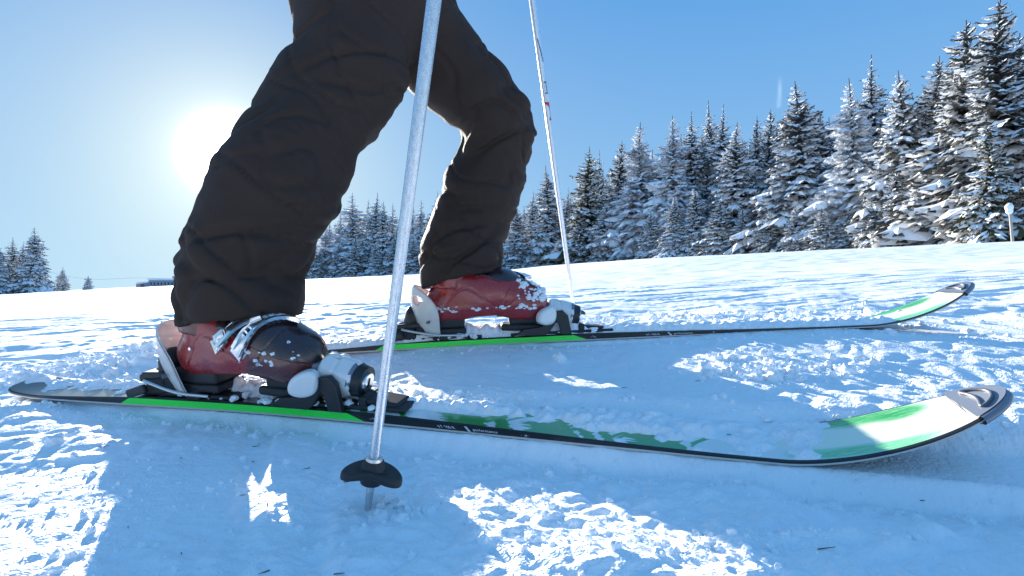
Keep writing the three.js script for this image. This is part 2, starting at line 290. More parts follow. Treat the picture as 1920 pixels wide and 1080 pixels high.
const KIND = {
  dark: { s: spruceShapes(11, 44, { r: 0.25, n: 9, droop: 0.75, sub: 1, seg: 4, tw: 0.34, snow: 0.84, th: 0.010, ns: 3 }), m: needle(0.062, 0.064, 0.058) },
  snowy: { s: spruceShapes(23, 40, { r: 0.25, n: 10, droop: 0.95, sub: 1, seg: 4, tw: 0.32, snow: 0.95, th: 0.014, ns: 3 }), m: needle(0.11, 0.125, 0.14) },
  slim: { s: spruceShapes(37, 40, { r: 0.19, n: 9, droop: 0.95, sub: 1, seg: 3, tw: 0.34, snow: 0.9, th: 0.011, ns: 3 }), m: needle(0.08, 0.09, 0.1) },
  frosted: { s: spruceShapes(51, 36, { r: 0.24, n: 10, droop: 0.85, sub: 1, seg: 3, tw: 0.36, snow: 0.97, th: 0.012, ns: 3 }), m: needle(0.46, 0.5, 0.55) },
  broad: { s: spruceShapes(68, 30, { r: 0.31, n: 10, droop: 0.9, sub: 1, seg: 4, tw: 0.32, snow: 0.96, th: 0.017, ns: 3 }), m: needle(0.10, 0.105, 0.1) },
  green: { s: spruceShapes(83, 34, { r: 0.24, n: 9, droop: 0.7, sub: 1, seg: 4, tw: 0.34, snow: 0.66, th: 0.011, ns: 3 }), m: needle(0.075, 0.07, 0.022) },
};
const proto = {};
let treeTurn = 0;
function spruce(px, top, Z, kind, wide, label, group) {
  let t = proto[kind];
  if (!t) {
    t = proto[kind] = new THREE.Group();
    part('trunk', KIND[kind].s.trunk, M.bark, t); part('crown', KIND[kind].s.crown, KIND[kind].m, t); part('snow_load', KIND[kind].s.snow, M.treeSnow, t);
  } else t = t.clone();
  t.name = numbered('spruce_tree');
  const b = at(px, 500, Z), y = groundY(b.x, -b.z) - 0.1, H = at(px, top, Z).y - y;
  t.position.set(b.x, y, b.z); t.scale.set(H * wide * 1.25, H, H * wide * 1.25); t.rotation.y = (treeTurn += 2.4);
  tag(t, label, 'tree', group); scene.add(t); return t;
}
const distAt = (px) => { const k = [[-50, 105], [330, 160], [560, 140], [700, 122], [850, 105], [980, 90], [1100, 72], [1300, 56], [1500, 44], [1700, 34], [1900, 26], [2400, 16]]; for (let i = 1; i < k.length; i++) if (px <= k[i][0]) return mix(k[i - 1][1], k[i][1], (px - k[i - 1][0]) / (k[i][0] - k[i - 1][0])); return 16; };
const G1 = 'spruces along the front of the forest edge', G2 = 'spruces inside the forest behind the front row';
for (const [px, top, kind, wide, dz, label] of [
  [1890, -14, 'dark', 1.05, 1.0, 'tallest dark spruce cut by the right edge of the picture'],
  [1822, 28, 'dark', 1.1, 1.02, 'tall dark spruce second from the right edge with long drooping boughs'],
  [1772, 100, 'dark', 0.95, 1.05, 'dark spruce shoulder high to the tall pair at the right'],
  [1858, 205, 'green', 0.85, 0.86, 'small green spruce standing in front of the tall dark ones by the piste marker'],
  [1697, 124, 'broad', 0.9, 1.0, 'broad dark topped spruce heavy with snow pads, left of the tall right group'],
  [1643, 98, 'slim', 0.85, 1.12, 'narrow pointed dark tip rising above the snowy spruces at the right'],
  [1600, 140, 'frosted', 1.05, 1.0, 'frosted pale topped spruce right of the contrail tree'],
  [1497, 146, 'snowy', 1.1, 1.0, 'tall snow covered spruce directly right of the contrail'],
  [1546, 208, 'snowy', 0.9, 1.06, 'shorter snowy spruce wedged right of the contrail tree'],
  [1448, 200, 'dark', 0.8, 1.08, 'dark bare looking spruce just left of the contrail'],
  [1425, 214, 'dark', 0.7, 1.1, 'dark slim spruce next to the one under the contrail, further left'],
  [1386, 226, 'snowy', 1.05, 0.97, 'white wide skirted spruce in front of two dark tips'],
  [1357, 192, 'slim', 0.8, 1.12, 'right one of two dark pointed tips above the forest middle'],
  [1336, 184, 'slim', 0.8, 1.14, 'left one of two dark pointed tips above the forest middle'],
  [1298, 204, 'slim', 0.9, 1.08, 'dark tipped spruce left of the two pointed tips'],
  [1262, 214, 'frosted', 1.05, 1.0, 'pale frosted spruce with a wispy top in the forest middle'],
  [1205, 226, 'frosted', 1.15, 1.0, 'greyish frosted spruce with a rounded wide crown'],
  [1166, 262, 'dark', 0.95, 1.05, 'darker spruce left of the greyish frosted one'],
  [1105, 272, 'green', 1.0, 0.97, 'green and white spruce right of the far ski pole'],
  [1125, 278, 'slim', 0.7, 1.12, 'small dark tip peeping out right of the green and white spruce'],
  [1065, 350, 'slim', 0.8, 1.08, 'tiny dark tip right beside the far ski pole'],
  [1027, 308, 'slim', 1.15, 1.0, 'pointed spruce standing alone left of the far ski pole'],
  [1000, 358, 'snowy', 0.9, 1.05, 'low spruce left of the pointed lone one'],
  [968, 384, 'snowy', 1.2, 0.95, 'snowy low spruce directly right of the bent leg'],
  [945, 360, 'snowy', 1.0, 1.1, 'spruce mostly hidden behind the bent knee and calf'],
  [818, 358, 'slim', 0.9, 1.0, 'dark pointed far spruce touching the back of the bent leg'],
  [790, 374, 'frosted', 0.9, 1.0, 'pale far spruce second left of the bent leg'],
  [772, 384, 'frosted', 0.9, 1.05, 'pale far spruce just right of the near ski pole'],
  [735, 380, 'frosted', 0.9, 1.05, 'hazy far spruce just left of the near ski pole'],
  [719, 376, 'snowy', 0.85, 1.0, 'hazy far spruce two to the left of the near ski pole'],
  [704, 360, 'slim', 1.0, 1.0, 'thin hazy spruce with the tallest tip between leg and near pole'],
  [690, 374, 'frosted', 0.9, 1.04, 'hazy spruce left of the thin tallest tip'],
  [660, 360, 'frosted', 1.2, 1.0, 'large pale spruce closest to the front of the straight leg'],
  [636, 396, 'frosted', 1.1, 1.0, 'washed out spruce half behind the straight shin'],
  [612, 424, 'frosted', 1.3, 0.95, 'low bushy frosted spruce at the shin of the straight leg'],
  [585, 450, 'broad', 1.1, 0.9, 'lowest snowy spruce touching the straight leg above the boot'],
]) spruce(px, top, distAt(px) * dz, kind, wide, label, G1);
for (const [px, top, Z, kind, wide, label] of [
  [-8, 452, 112, 'snowy', 1.1, 'grey spruce cut by the left edge of the picture'], [22, 444, 118, 'slim', 1.2, 'middle spruce of the grey group at the far left'],
  [42, 452, 122, 'slim', 1.0, 'lower spruce squeezed inside the grey group at the far left'], [62, 425, 116, 'snowy', 1.0, 'tallest spruce of the grey group at the far left'],
  [118, 500, 125, 'broad', 0.9, 'small lone spruce right of the grey group on the left'], [166, 516, 150, 'broad', 1.0, 'tiny bush sized spruce below the lift mast'],
]) spruce(px, top, Z, kind, wide, label, 'spruces on the left skyline');
{
  const R = rng(5), kinds = ['snowy', 'frosted', 'frosted', 'snowy', 'slim', 'broad'];
  const topAt = (px) => { const k = [[560, 455], [640, 392], [820, 372], [970, 372], [1060, 345], [1110, 285], [1200, 240], [1300, 222], [1400, 225], [1500, 190], [1600, 165], [1700, 140], [1800, 90], [1900, 20], [2300, -200]]; for (let i = 1; i < k.length; i++) if (px <= k[i][0]) return mix(k[i - 1][1], k[i][1], (px - k[i - 1][0]) / (k[i][0] - k[i - 1][0])); return 0; };
  let px = 565;
  while (px < 2150) {                                                 // the rows behind, seen between the front trees
    const Z = distAt(px) * (1.1 + 0.2 * R()), t = topAt(px);
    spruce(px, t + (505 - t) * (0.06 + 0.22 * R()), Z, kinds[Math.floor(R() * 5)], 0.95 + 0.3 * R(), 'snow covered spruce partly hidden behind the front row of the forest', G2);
    px += 10 + 330 / distAt(px) * (0.9 + 0.8 * R());
  }
  px = 600;
  while (px < 2050) {                                                 // low snow-laden trees at the forest foot
    const Z = distAt(px) * (0.9 + 0.06 * R()), t = topAt(px);
    spruce(px, t + (500 - t) * (0.42 + 0.25 * R()), Z, R() < 0.6 ? 'broad' : 'snowy', 1.15 + 0.3 * R(), 'low young spruce bowed under snow at the foot of the forest', 'young spruces at the foot of the forest');
    px += 26 + 900 / distAt(px) * (0.8 + 0.9 * R());
  }
}

// ------------------------------------------------------------------ far lodge, lift, piste marker
{
  const Z = 130, c = at(268, 520, Z), gy = SA * c.x + SB * -c.z, t = thing('mountain_lodge', 'long low grey lodge with a snowy roof on the left skyline', 'building');
  t.position.set(c.x, gy - 0.3, c.z);
  const u = Z / FL;                                                   // metres per pixel there
  part('wall', [bx(50 * u, 1.9, 5, 49 * u, 0.95, 0, 0.02), bx(24 * u, 1.2, 4.5, 12 * u, 0.6, 0.1, 0.02)], M.wall, t);
  part('roof', [bx(53 * u, 0.45, 5.8, 49.5 * u, 2.1, 0, 0.12), bx(22 * u, 0.4, 5.2, 13 * u, 1.38, 0.1, 0.12, [0, 0, 0.09])], M.treeSnow, t);
  const win = bx(3.2 * u, 0.75, 0.06, 0, 0, 0, 0.01), fr = bx(3.8 * u, 0.9, 0.04, 0, 0, 0, 0.01);
  for (let k = 0; k < 7; k++) { const f = part('window', fr, M.white, t); f.position.set((29 + k * 6.4) * u, 1.1, 2.52); const p = part('pane', win, M.glass, f); p.position.set(0, 0, 0.015); }
  const d = part('door', bx(0.9, 1.0, 0.06, 12 * u, 0.5, 2.4, 0.01), M.wallDark, t); d.name = 'door';
  part('chimney', [bx(0.5, 0.9, 0.5, 58 * u, 2.6, 0, 0.03)], M.wall, t);
  const m = thing('lift_mast', 'thin lift mast with crossarm above the tiny spruce on the left', 'lift mast'), b = at(165, 520, 152), by = SA * b.x + SB * -b.z;
  m.position.set(b.x, by, b.z);
  part('pole', cyl(V(0, -0.3, 0), V(0, 3.0, 0), 0.16, 0.1, 10), M.wallDark, m); part('crossarm', bx(1.9, 0.16, 0.16, 0, 3.0, 0, 0.03), M.wallDark, m);
  for (const s of [-1, 1]) part('pulley', bx(0.4, 0.2, 0.12, s * 0.85, 3.12, 0, 0.04), M.wallDark, m);
  const cb = part('lift_cable', [tube([at(60, 503, 150), V(b.x - 0.85, by + 3.2, b.z), at(262, 521, 152), at(330, 523, 160)], 0.025, 40, 5)], M.wallDark);
  tag(cb, 'thin lift cable hanging from the mast towards the lodge', 'cable');
}
{
  const Z = 19.5, b = at(1899, 448, Z), gy = groundY(b.x, -b.z), t = thing('piste_marker', 'wooden piste marker post capped with a lump of snow at the right edge', 'post');
  t.position.set(b.x, gy - 0.1, b.z);
  part('post', cyl(V(0, 0, 0), V(-0.08, 1.28, 0), 0.05, 0.042, 12), M.wood, t);
  const g = surfaceNets((x, y, z) => smin(cone([x, y, z], [-0.09, 1.22, 0, 0.1, -0.1, 1.38, 0, 0.13]), cone([x, y, z], [-0.07, 1.42, 0, 0.07, -0.04, 1.5, 0, 0.05]), 0.05) + 0.02 * noise(x * 12, y * 12, z * 12), [-0.3, 1.05, -0.25], [0.15, 1.65, 0.25], 0.025);
  part('snow_cap', g, M.treeSnow, t);
}

// ------------------------------------------------------------------ skis with bindings
const S0 = -0.62, S1 = 1.25;
const skiW = (s) => { let w = s < 0.05 ? mix(0.036, 0.052, ss(0.05, -0.55, s)) : mix(0.036, 0.063, ss(0.05, 1.04, s)); if (s < S0 + 0.05) w *= Math.sqrt(Math.max(0, 1 - ((S0 + 0.05 - s) / 0.05) ** 3)); if (s > 1.03) w *= Math.sqrt(Math.max(0, 1 - ((s - 1.03) / (S1 - 1.03)) ** 3)); return w; };
const skiT = (s) => mix(0.0065, 0.0195, s < 0 ? ss(-0.58, -0.1, s) : ss(0.98, 0.12, s));
const skiY = (s) => (s > 0.96 ? 0.094 * ((s - 0.96) / 0.29) ** 1.75 : 0) + (s < -0.5 ? 0.012 * ((-0.5 - s) / 0.12) ** 2 : 0);
const skiPath = (f, a = S0, b = S1) => (t) => { const s = mix(a, b, t); return f(s, skiW(s), skiY(s), skiT(s)); };
function sheetPrint() {
  const c = document.createElement('canvas'); c.width = 2048; c.height = 128; const x = c.getContext('2d'), X = (s) => (s - S0) / (S1 - S0) * 2048;
  x.fillStyle = '#e9ebe6'; x.fillRect(0, 0, 2048, 128);
  x.fillStyle = '#14201f'; x.fillRect(0, 0, X(0.2), 128);
  x.fillStyle = '#0d3b34'; for (const [a, b] of [[-0.3, -0.1], [-0.05, 0.12]]) x.fillRect(X(a), 92, X(b) - X(a), 36);
  const blk = rng(17); x.fillStyle = '#1f9a4a';                         // broken block pattern along both edges
  for (const [a, b] of [[0.2, 0.235], [0.25, 0.265], [0.285, 0.3], [0.33, 0.345], [0.405, 0.5], [0.515, 0.545], [0.56, 0.66], [0.665, 0.69], [0.70, 0.72], [0.735, 0.83]]) for (const y of [0, 74]) { const n = 14; x.beginPath(); x.moveTo(X(a) + 10 * blk(), y); x.lineTo(X(b) - 8 * blk(), y); for (let k = 0; k <= n; k++) x.lineTo(X(b) - 26 * k / n + 9 * (blk() - 0.5), y + 54 * k / n); for (let k = n; k >= 0; k--) x.lineTo(X(a) + (X(b) - X(a)) * 0.3 * blk() - 26 * k / n, y + 54 * k / n); x.fill(); }
  x.strokeStyle = '#23a04e'; for (let k = 0; k < 26; k++) { const a = 0.44 + 0.4 * blk(); x.lineWidth = 3 + 9 * blk(); x.beginPath(); x.moveTo(X(a), 10 + 30 * blk()); x.quadraticCurveTo(X(a + 0.03), 60 + 20 * blk(), X(a + 0.06 + 0.06 * blk()), 90 + 34 * blk()); x.stroke(); }
  x.strokeStyle = '#2a6b3c'; x.lineWidth = 4; for (let k = 0; k < 6; k++) { x.beginPath(); x.moveTo(X(0.86 + k * 0.006), 60 + k * 9); x.lineTo(X(0.93), 56 + k * 10); x.stroke(); }
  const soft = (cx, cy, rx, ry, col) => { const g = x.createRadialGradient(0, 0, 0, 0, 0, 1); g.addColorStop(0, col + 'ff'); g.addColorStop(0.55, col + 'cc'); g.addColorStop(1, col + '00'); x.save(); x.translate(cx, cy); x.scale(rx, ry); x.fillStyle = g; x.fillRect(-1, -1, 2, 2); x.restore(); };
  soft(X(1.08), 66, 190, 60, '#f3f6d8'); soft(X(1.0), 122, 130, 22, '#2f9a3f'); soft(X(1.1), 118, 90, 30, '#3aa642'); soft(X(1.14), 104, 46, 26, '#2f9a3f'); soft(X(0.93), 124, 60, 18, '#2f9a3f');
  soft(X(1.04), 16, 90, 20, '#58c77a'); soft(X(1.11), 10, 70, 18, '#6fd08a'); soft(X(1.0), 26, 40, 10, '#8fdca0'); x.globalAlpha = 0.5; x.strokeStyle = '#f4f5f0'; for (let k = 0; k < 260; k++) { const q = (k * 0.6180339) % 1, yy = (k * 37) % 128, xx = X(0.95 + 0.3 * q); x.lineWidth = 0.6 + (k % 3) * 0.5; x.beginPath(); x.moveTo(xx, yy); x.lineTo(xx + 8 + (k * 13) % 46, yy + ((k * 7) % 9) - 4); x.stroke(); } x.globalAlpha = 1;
  const t = new THREE.CanvasTexture(c); t.colorSpace = THREE.SRGBColorSpace; return t;
}
function sidePrint() {
  const c = document.createElement('canvas'); c.width = 1024; c.height = 32; const x = c.getContext('2d'); x.fillStyle = '#101216'; x.fillRect(0, 0, 1024, 32);
  x.fillStyle = '#cfd3d8'; x.font = 'bold 22px sans-serif'; x.fillText('- · A', 30, 24); x.fillText('o f  106 R', 420, 24); x.font = 'italic bold 21px sans-serif'; x.fillText('performance', 610, 24); x.fillRect(578, 0, 14, 32); x.fillText('·  H ·', 860, 24);
  const t = new THREE.CanvasTexture(c); t.colorSpace = THREE.SRGBColorSpace; return t;
}
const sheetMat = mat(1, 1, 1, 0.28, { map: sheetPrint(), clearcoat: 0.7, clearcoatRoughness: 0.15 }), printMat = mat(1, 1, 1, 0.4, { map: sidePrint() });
const P3 = (x, y, z) => V(x, y, z);
function lump(seed, r, det = 2, sq = 0.7) { const g = new THREE.IcosahedronGeometry(r, det), p = g.attributes.position; for (let i = 0; i < p.count; i++) { const x = p.getX(i) / r, y = p.getY(i) / r, z = p.getZ(i) / r, k = 1 + 0.45 * noise(x * 1.3 + seed, y * 1.3, z * 1.3) + 0.25 * noise(x * 3.1, y * 3.1 + seed, z * 3.1); p.setXYZ(i, p.getX(i) * k, p.getY(i) * k * sq, p.getZ(i) * k); } g.computeVertexNormals(); return g; }
function rod(pts, w, h) { return tube(pts, Math.max(w, h) / 2, 16, 8); }
const warp = (g, k) => { const p = g.attributes.position; for (let i = 0; i < p.count; i++) { const x = p.getX(i); if (x > 0.3) p.setX(i, 0.3 + (x - 0.3) * k); } };
function buildSki(frame, label, stretch) {
  const t = thing('ski', label, 'ski', 'pair of green and white skis');
  t.applyMatrix4(frame.m);
  part('base', ribbon(skiPath((s, w, y) => P3(s, y, -w)), skiPath((s, w, y) => P3(s, y, w)), 160), M.base, t);
  for (const k of [-1, 1]) {
    part('steel_edge', ribbon(skiPath((s, w, y) => P3(s, y, k * w)), skiPath((s, w, y, h) => P3(s, y + Math.min(0.0034, h * 0.4), k * w)), 160), M.edge, t);
    part('sidewall', [ribbon(skiPath((s, w, y, h) => P3(s, y + Math.min(0.0034, h * 0.4), k * w)), skiPath((s, w, y, h) => P3(s, y + h * 0.86, k * w)), 160), ribbon(skiPath((s, w, y, h) => P3(s, y + h * 0.86, k * w)), skiPath((s, w, y, h) => P3(s, y + h, k * Math.max(0, w - 0.004))), 160)], M.black, t);
    const lo = (s, w, y) => P3(s, y + 0.0036, k * (w + 0.0007)), hi = (s, w, y, h) => P3(s, y + 0.0160, k * (w + 0.0007));
    part('green_stripe', ribbon(skiPath(lo, -0.283, 0.262), skiPath(hi, -0.26, 0.228), 40), M.green, t);
    part('sidewall_print', ribbon(skiPath((s, w, y, h) => P3(s, y + 0.004, k * (w + 0.0006)), 0.27, 0.62), skiPath((s, w, y, h) => P3(s, y + 0.83 * h, k * (w + 0.0006)), 0.25, 0.62), 30), printMat, t);
  }
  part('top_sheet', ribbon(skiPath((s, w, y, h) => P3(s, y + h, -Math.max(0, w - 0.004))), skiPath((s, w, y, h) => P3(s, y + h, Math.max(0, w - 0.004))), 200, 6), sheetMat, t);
  {                                                                   // rubber guard round the tip
    const a = 1.203, rim = [], slot = [], U = (s) => skiY(s) + 0.0115;
    for (let i = 0; i <= 24; i++) { const q = i / 24 * 2 - 1, s = mix(S1 - 0.002, a, Math.abs(q) ** 1.6), w = skiW(Math.min(s, S1 - 0.0015)); rim.push(V(s + 0.002, skiY(s) + 0.004, Math.sign(q) * w)); }
    for (let i = 0; i < 24; i++) { const q = i / 24 * 6.2832, z = 0.027 * Math.cos(q), s = S1 - 0.024 + 0.008 * Math.sin(q) - 0.012 * (z / 0.027) ** 2; slot.push(V(s, U(s), z)); }
    const g = part('tip_guard', [tube(rim, 0.0058, 60, 12), ribbon(skiPath((s, w, y) => P3(s, y + 0.0105, -Math.max(0, w - 0.002)), a - 0.004, S1 - 0.001), skiPath((s, w, y) => P3(s, y + 0.0105, Math.max(0, w - 0.002)), a - 0.004, S1 - 0.001), 20), ribbon(skiPath((s, w, y) => P3(s, y + 0.0105, -w), a - 0.004, a - 0.003), skiPath((s, w, y) => P3(s, y + 0.005, w), a - 0.004, a - 0.003), 2), ribbon(skiPath((s, w, y) => P3(s, y - 0.001, -w), a, S1 - 0.001), skiPath((s, w, y) => P3(s, y - 0.001, w), a, S1 - 0.001), 20)], M.guard, t);
    const rg = new THREE.TubeGeometry(new THREE.CatmullRomCurve3(slot, true), 48, 0.0028, 8, true); part('slot_rim', rg, M.guardDark, g);
    const sh = slot.map((p) => p.clone()), c0 = V(S1 - 0.027, U(S1 - 0.027), 0), pos = []; sh.forEach((p, i) => { const n = sh[(i + 1) % 24]; for (const v of [c0, p, n]) pos.push(v.x, v.y - 0.0004, v.z); }); const sg = new THREE.BufferGeometry(); sg.setAttribute('position', new THREE.Float32BufferAttribute(pos, 3)); sg.computeVertexNormals(); part('slot', sg, M.guardIn, g);
  }
  const top = 0.0195;
  const toe = new THREE.Group(); toe.name = 'toe_binding'; t.add(toe);
  // white wings that hold the boot toe
  const plate = (pts, dep, bev, z) => { const sh = new THREE.Shape(); pts.forEach(([x, y], i) => i ? sh.lineTo(x, y) : sh.moveTo(x, y)); const g = new THREE.ExtrudeGeometry(sh, { depth: dep, bevelEnabled: true, bevelThickness: bev, bevelSize: bev, bevelSegments: 5 }); g.translate(0, 0, z - dep / 2); return g; };
  const soft = (pts, n = 5) => new THREE.CatmullRomCurve3(pts.map(([x, y]) => V(x, y, 0)), true, 'centripetal').getPoints(pts.length * n).slice(0, -1).map((p) => [p.x, p.y]);
  for (const k of [-1, 1]) { const g = plate(soft([[0.13, 0.058], [0.134, 0.076], [0.152, 0.089], [0.174, 0.093], [0.179, 0.082], [0.173, 0.056], [0.15, 0.05]].map(([x, y]) => [0.158 + (x - 0.155) * 0.72, 0.07 + (y - 0.07) * 0.7])), 0.012, 0.008, 0); g.translate(-0.155, 0, 0); g.rotateY(k * 0.36); g.translate(0.155, 0, k * 0.055); part('wing', g, M.white, toe); }
  part('housing', surfaceNets((x, y, z) => { let d = cone([x, y, z], [0.184, 0.077, 0, 0.0345, 0.228, 0.066, 0, 0.0325]); d = smin(d, cone([x, y, z], [0.178, 0.07, 0, 0.03, 0.2, 0.055, 0, 0.026]), 0.01); const az = Math.abs(z); d = Math.max(d, (y - 0.103 + 0.28 * (x - 0.19)) * 0.8 + (az - 0.014) * 0.6, az - 0.0315, 0.165 - x + 0.25 * (y - 0.08), (x - 0.232) * 0.97 - (y - 0.066) * 0.25); return d + 0.002 * Math.max(0, 1 - Math.abs(x - 0.19 - 0.1 * y) / 0.0035); }, [0.13, 0.02, -0.05], [0.27, 0.125, 0.05], 0.0032), M.white, toe);
  part('gap_plate', [bx(0.02, 0.05, 0.05, 0.162, 0.073, 0, 0.006, [0, 0, 0.1])], M.guard, toe);
  { const a = V(0.226, 0.066, 0), d = V(0.968, -0.25, 0).normalize(), e = (q) => a.clone().addScaledVector(d, q);
    part('collar', [cyl(e(0.004), e(0.022), 0.0305, 0.028, 32)], M.black, toe);
    part('ring', cyl(e(-0.002), e(0.005), 0.0322, 0.0312, 32), M.guard, toe);
    const dial = part('dial', [cyl(e(0.018), e(0.0265), 0.0185, 0.0172, 28)], M.chrome, toe);
    part('dial_slot', [bx(0.0015, 0.018, 0.004, ...e(0.0273).toArray(), 0.0005, [0, 0, -0.21])], M.black, dial);
    part('indicator', bx(0.03, 0.004, 0.02, 0.19, 0.105, 0, 0.0015, [0, 0, -0.22]), M.edge, toe); }
  for (const k of [-1, 1]) part('bracket', plate([[0.08, 0.024], [0.1, 0.036], [0.146, 0.04], [0.184, 0.078], [0.2, 0.08], [0.212, 0.068], [0.22, 0.022], [0.198, 0.022], [0.192, 0.052], [0.182, 0.056], [0.163, 0.03], [0.15, 0.022]], 0.008, 0.003, k * 0.041), M.black, toe);
  part('base_plate', [bx(0.27, 0.008, 0.062, 0.2, top + 0.004, 0, 0.003), bx(0.11, 0.018, 0.07, 0.095, top + 0.022, 0, 0.007, [0, 0, -0.06]), bx(0.07, 0.012, 0.05, 0.285, top + 0.011, 0, 0.005, [0, 0, -0.12]), bx(0.016, 0.018, 0.058, 0.252, top + 0.014, 0, 0.004)], M.blackSoft, toe);
  const heel = new THREE.Group(); heel.name = 'heel_binding'; t.add(heel);
  part('base_plate', [bx(0.25, 0.008, 0.062, -0.135, top + 0.004, 0, 0.003), bx(0.11, 0.016, 0.07, -0.105, top + 0.021, 0, 0.005), bx(0.05, 0.034, 0.068, -0.205, top + 0.017, 0, 0.008, [0, 0, 0.12]), bx(0.034, 0.03, 0.07, -0.113, top + 0.01, 0, 0.006), bx(0.04, 0.022, 0.07, -0.16, top + 0.026, 0, 0.006)], M.blackSoft, heel);
  part('heel_housing', surfaceNets((x, y, z) => Math.max(smin(cone([x, y, z], [-0.2, 0.05, 0, 0.022, -0.185, 0.085, 0, 0.027]), cone([x, y, z], [-0.225, 0.035, 0, 0.018, -0.16, 0.035, 0, 0.022]), 0.015), 0.02 - y) + 0.0012 * Math.sin(x * 260), [-0.27, 0.01, -0.05], [-0.12, 0.13, 0.05], 0.004), M.black, heel);
  part('release_pedal', [rod([V(-0.18, 0.056, 0), V(-0.215, 0.061, 0), V(-0.235, 0.055, 0)], 0.018, 0.018), bx(0.075, 0.015, 0.06, -0.205, 0.058, 0, 0.005, [0, 0, 0.05]), bx(0.014, 0.016, 0.062, -0.24, 0.052, 0, 0.005)], M.black, heel);
  { // white cup behind the boot heel
    const N = 26, K = 26, pos = [], idx = [], prof = (v) => ({ y: mix(0.03, 0.165, v), r: 0.05 + 0.03 * Math.sin(v * 2.1), cx: -0.112 + 0.004 * v, a: 1.5 * Math.sqrt(Math.max(0.0, 1 - Math.max(0, (v - 0.35) / 0.66) ** 2.2)) });
    for (const th of [0, 0.005]) for (let i = 0; i <= N; i++) { const p = prof(i / N); for (let j = 0; j <= K; j++) { const an = (j / K * 2 - 1) * p.a, rr = p.r + th; pos.push(p.cx - Math.cos(an) * rr, p.y, Math.sin(an) * rr * 0.82); } }
    const C = K + 1, B = (N + 1) * C, hole = (i, j) => { const v = i / N, q = (j + 0.5) / K * 2 - 1; return ((v - 0.7) / 0.09) ** 2 + ((Math.abs(q) - 0.55) / 0.2) ** 2 < 1; };
    for (let i = 0; i < N; i++) for (let j = 0; j < K; j++) { if (hole(i, j)) continue; const k = i * C + j; idx.push(k, k + 1, k + C, k + 1, k + C + 1, k + C, B + k, B + k + C, B + k + 1, B + k + 1, B + k + C, B + k + C + 1); }
    for (let i = 0; i < N; i++) for (const j of [0, K]) { const k = i * C + j; idx.push(k, k + C, B + k, B + k, k + C, B + k + C); }
    for (let j = 0; j < K; j++) for (const i of [0, N]) { const k = i * C + j; idx.push(k, k + 1, B + k, B + k, k + 1, B + k + 1); }
    const g = new THREE.BufferGeometry(); g.setAttribute('position', new THREE.Float32BufferAttribute(pos, 3)); g.setIndex(idx); g.computeVertexNormals();
    part('heel_lever', g, M.spoiler, heel);
    for (const k of [-1, 1]) part('bolt', cyl(V(-0.142, 0.07, k * 0.057), V(-0.146, 0.07, k * 0.064), 0.004, 0.0035, 14), M.guardDark, heel);
  }
  for (const k of [-1, 1]) { part('brake_arm', tube([V(-0.06, top + 0.012, k * 0.047), V(-0.13, top + 0.016, k * 0.05), V(-0.19, top + 0.028, k * 0.048), V(-0.215, top + 0.034, k * 0.046)], 0.0032, 24, 8), M.steel, heel);
    part('brake_pad', bx(0.05, 0.018, 0.012, -0.235, top + 0.012, k * 0.047, 0.005, [0, 0, 0.3]), M.black, heel); }
  for (const c of t.children) if (c.isMesh) { warp(c.geometry, stretch); for (const d of c.children) warp(d.geometry, stretch); }
  frame.stretch = stretch;
  return t;
}
const skiNear = buildSki(NEAR, 'nearer green and white ski across the foreground with white blunt tip', 0.93), skiFar = buildSki(FAR, 'farther green and white ski under the bent leg, tip at the right', 1.08);
function deckSnow(frame, seed, cover, label) {
  const n = 620, m = 26, pos = [], uv = [], idx = [], map = new Map(), hgt = (i, j) => {
    const s = mix(S0 + 0.01, 1.17, i / n), w = skiW(s) - 0.003, z = mix(-w, w, j / m), q = j / m;
    const edge = Math.min(1, Math.min(q, 1 - q) * 7), sw = s + 0.05 * noise(s * 9, z * 14, seed + 2), c = cover(sw, q) + 0.55 * noise(s * 22 + seed, z * 26, seed) + 0.35 * noise(s * 60, z * 60, seed + 4);
    return { s, z, h: c <= 0 ? 0 : Math.min(1, c * 2.2) * edge ** 0.6 * (0.004 + 0.012 * clamp(cover(sw, q), 0, 1) + 0.006 * Math.abs(noise(s * 45, z * 45, seed + 9)) * 2) * (1 + 0.8 * ss(-0.26, -0.2, s) * ss(0.3, 0.24, s) * (0.5 + 1.2 * Math.abs(noise(s * 30, z * 12, seed + 21)))) };
  };
  const vert = (i, j) => { const k = i * 64 + j; if (!map.has(k)) { const v = hgt(i, j); map.set(k, pos.length / 3); pos.push(v.s, skiY(v.s) + skiT(v.s) + v.h - 0.0012, v.z); uv.push(v.s, v.z); } return map.get(k); };
  for (let i = 0; i < n; i++) for (let j = 0; j < m; j++) if (Math.max(hgt(i, j).h, hgt(i + 1, j).h, hgt(i, j + 1).h, hgt(i + 1, j + 1).h) > 0.0008) { const a = vert(i, j), b = vert(i + 1, j), c = vert(i, j + 1), d = vert(i + 1, j + 1); idx.push(a, c, b, c, d, b); }
  const g = new THREE.BufferGeometry(); g.setAttribute('position', new THREE.Float32BufferAttribute(pos, 3)); g.setAttribute('uv', new THREE.Float32BufferAttribute(uv, 2)); g.setIndex(idx); warp(g, frame.stretch); g.computeVertexNormals();
  const o = part('loose_snow', g, M.snow); o.applyMatrix4(frame.m); tag(o, label, 'snow', null, 'stuff'); return o;
}
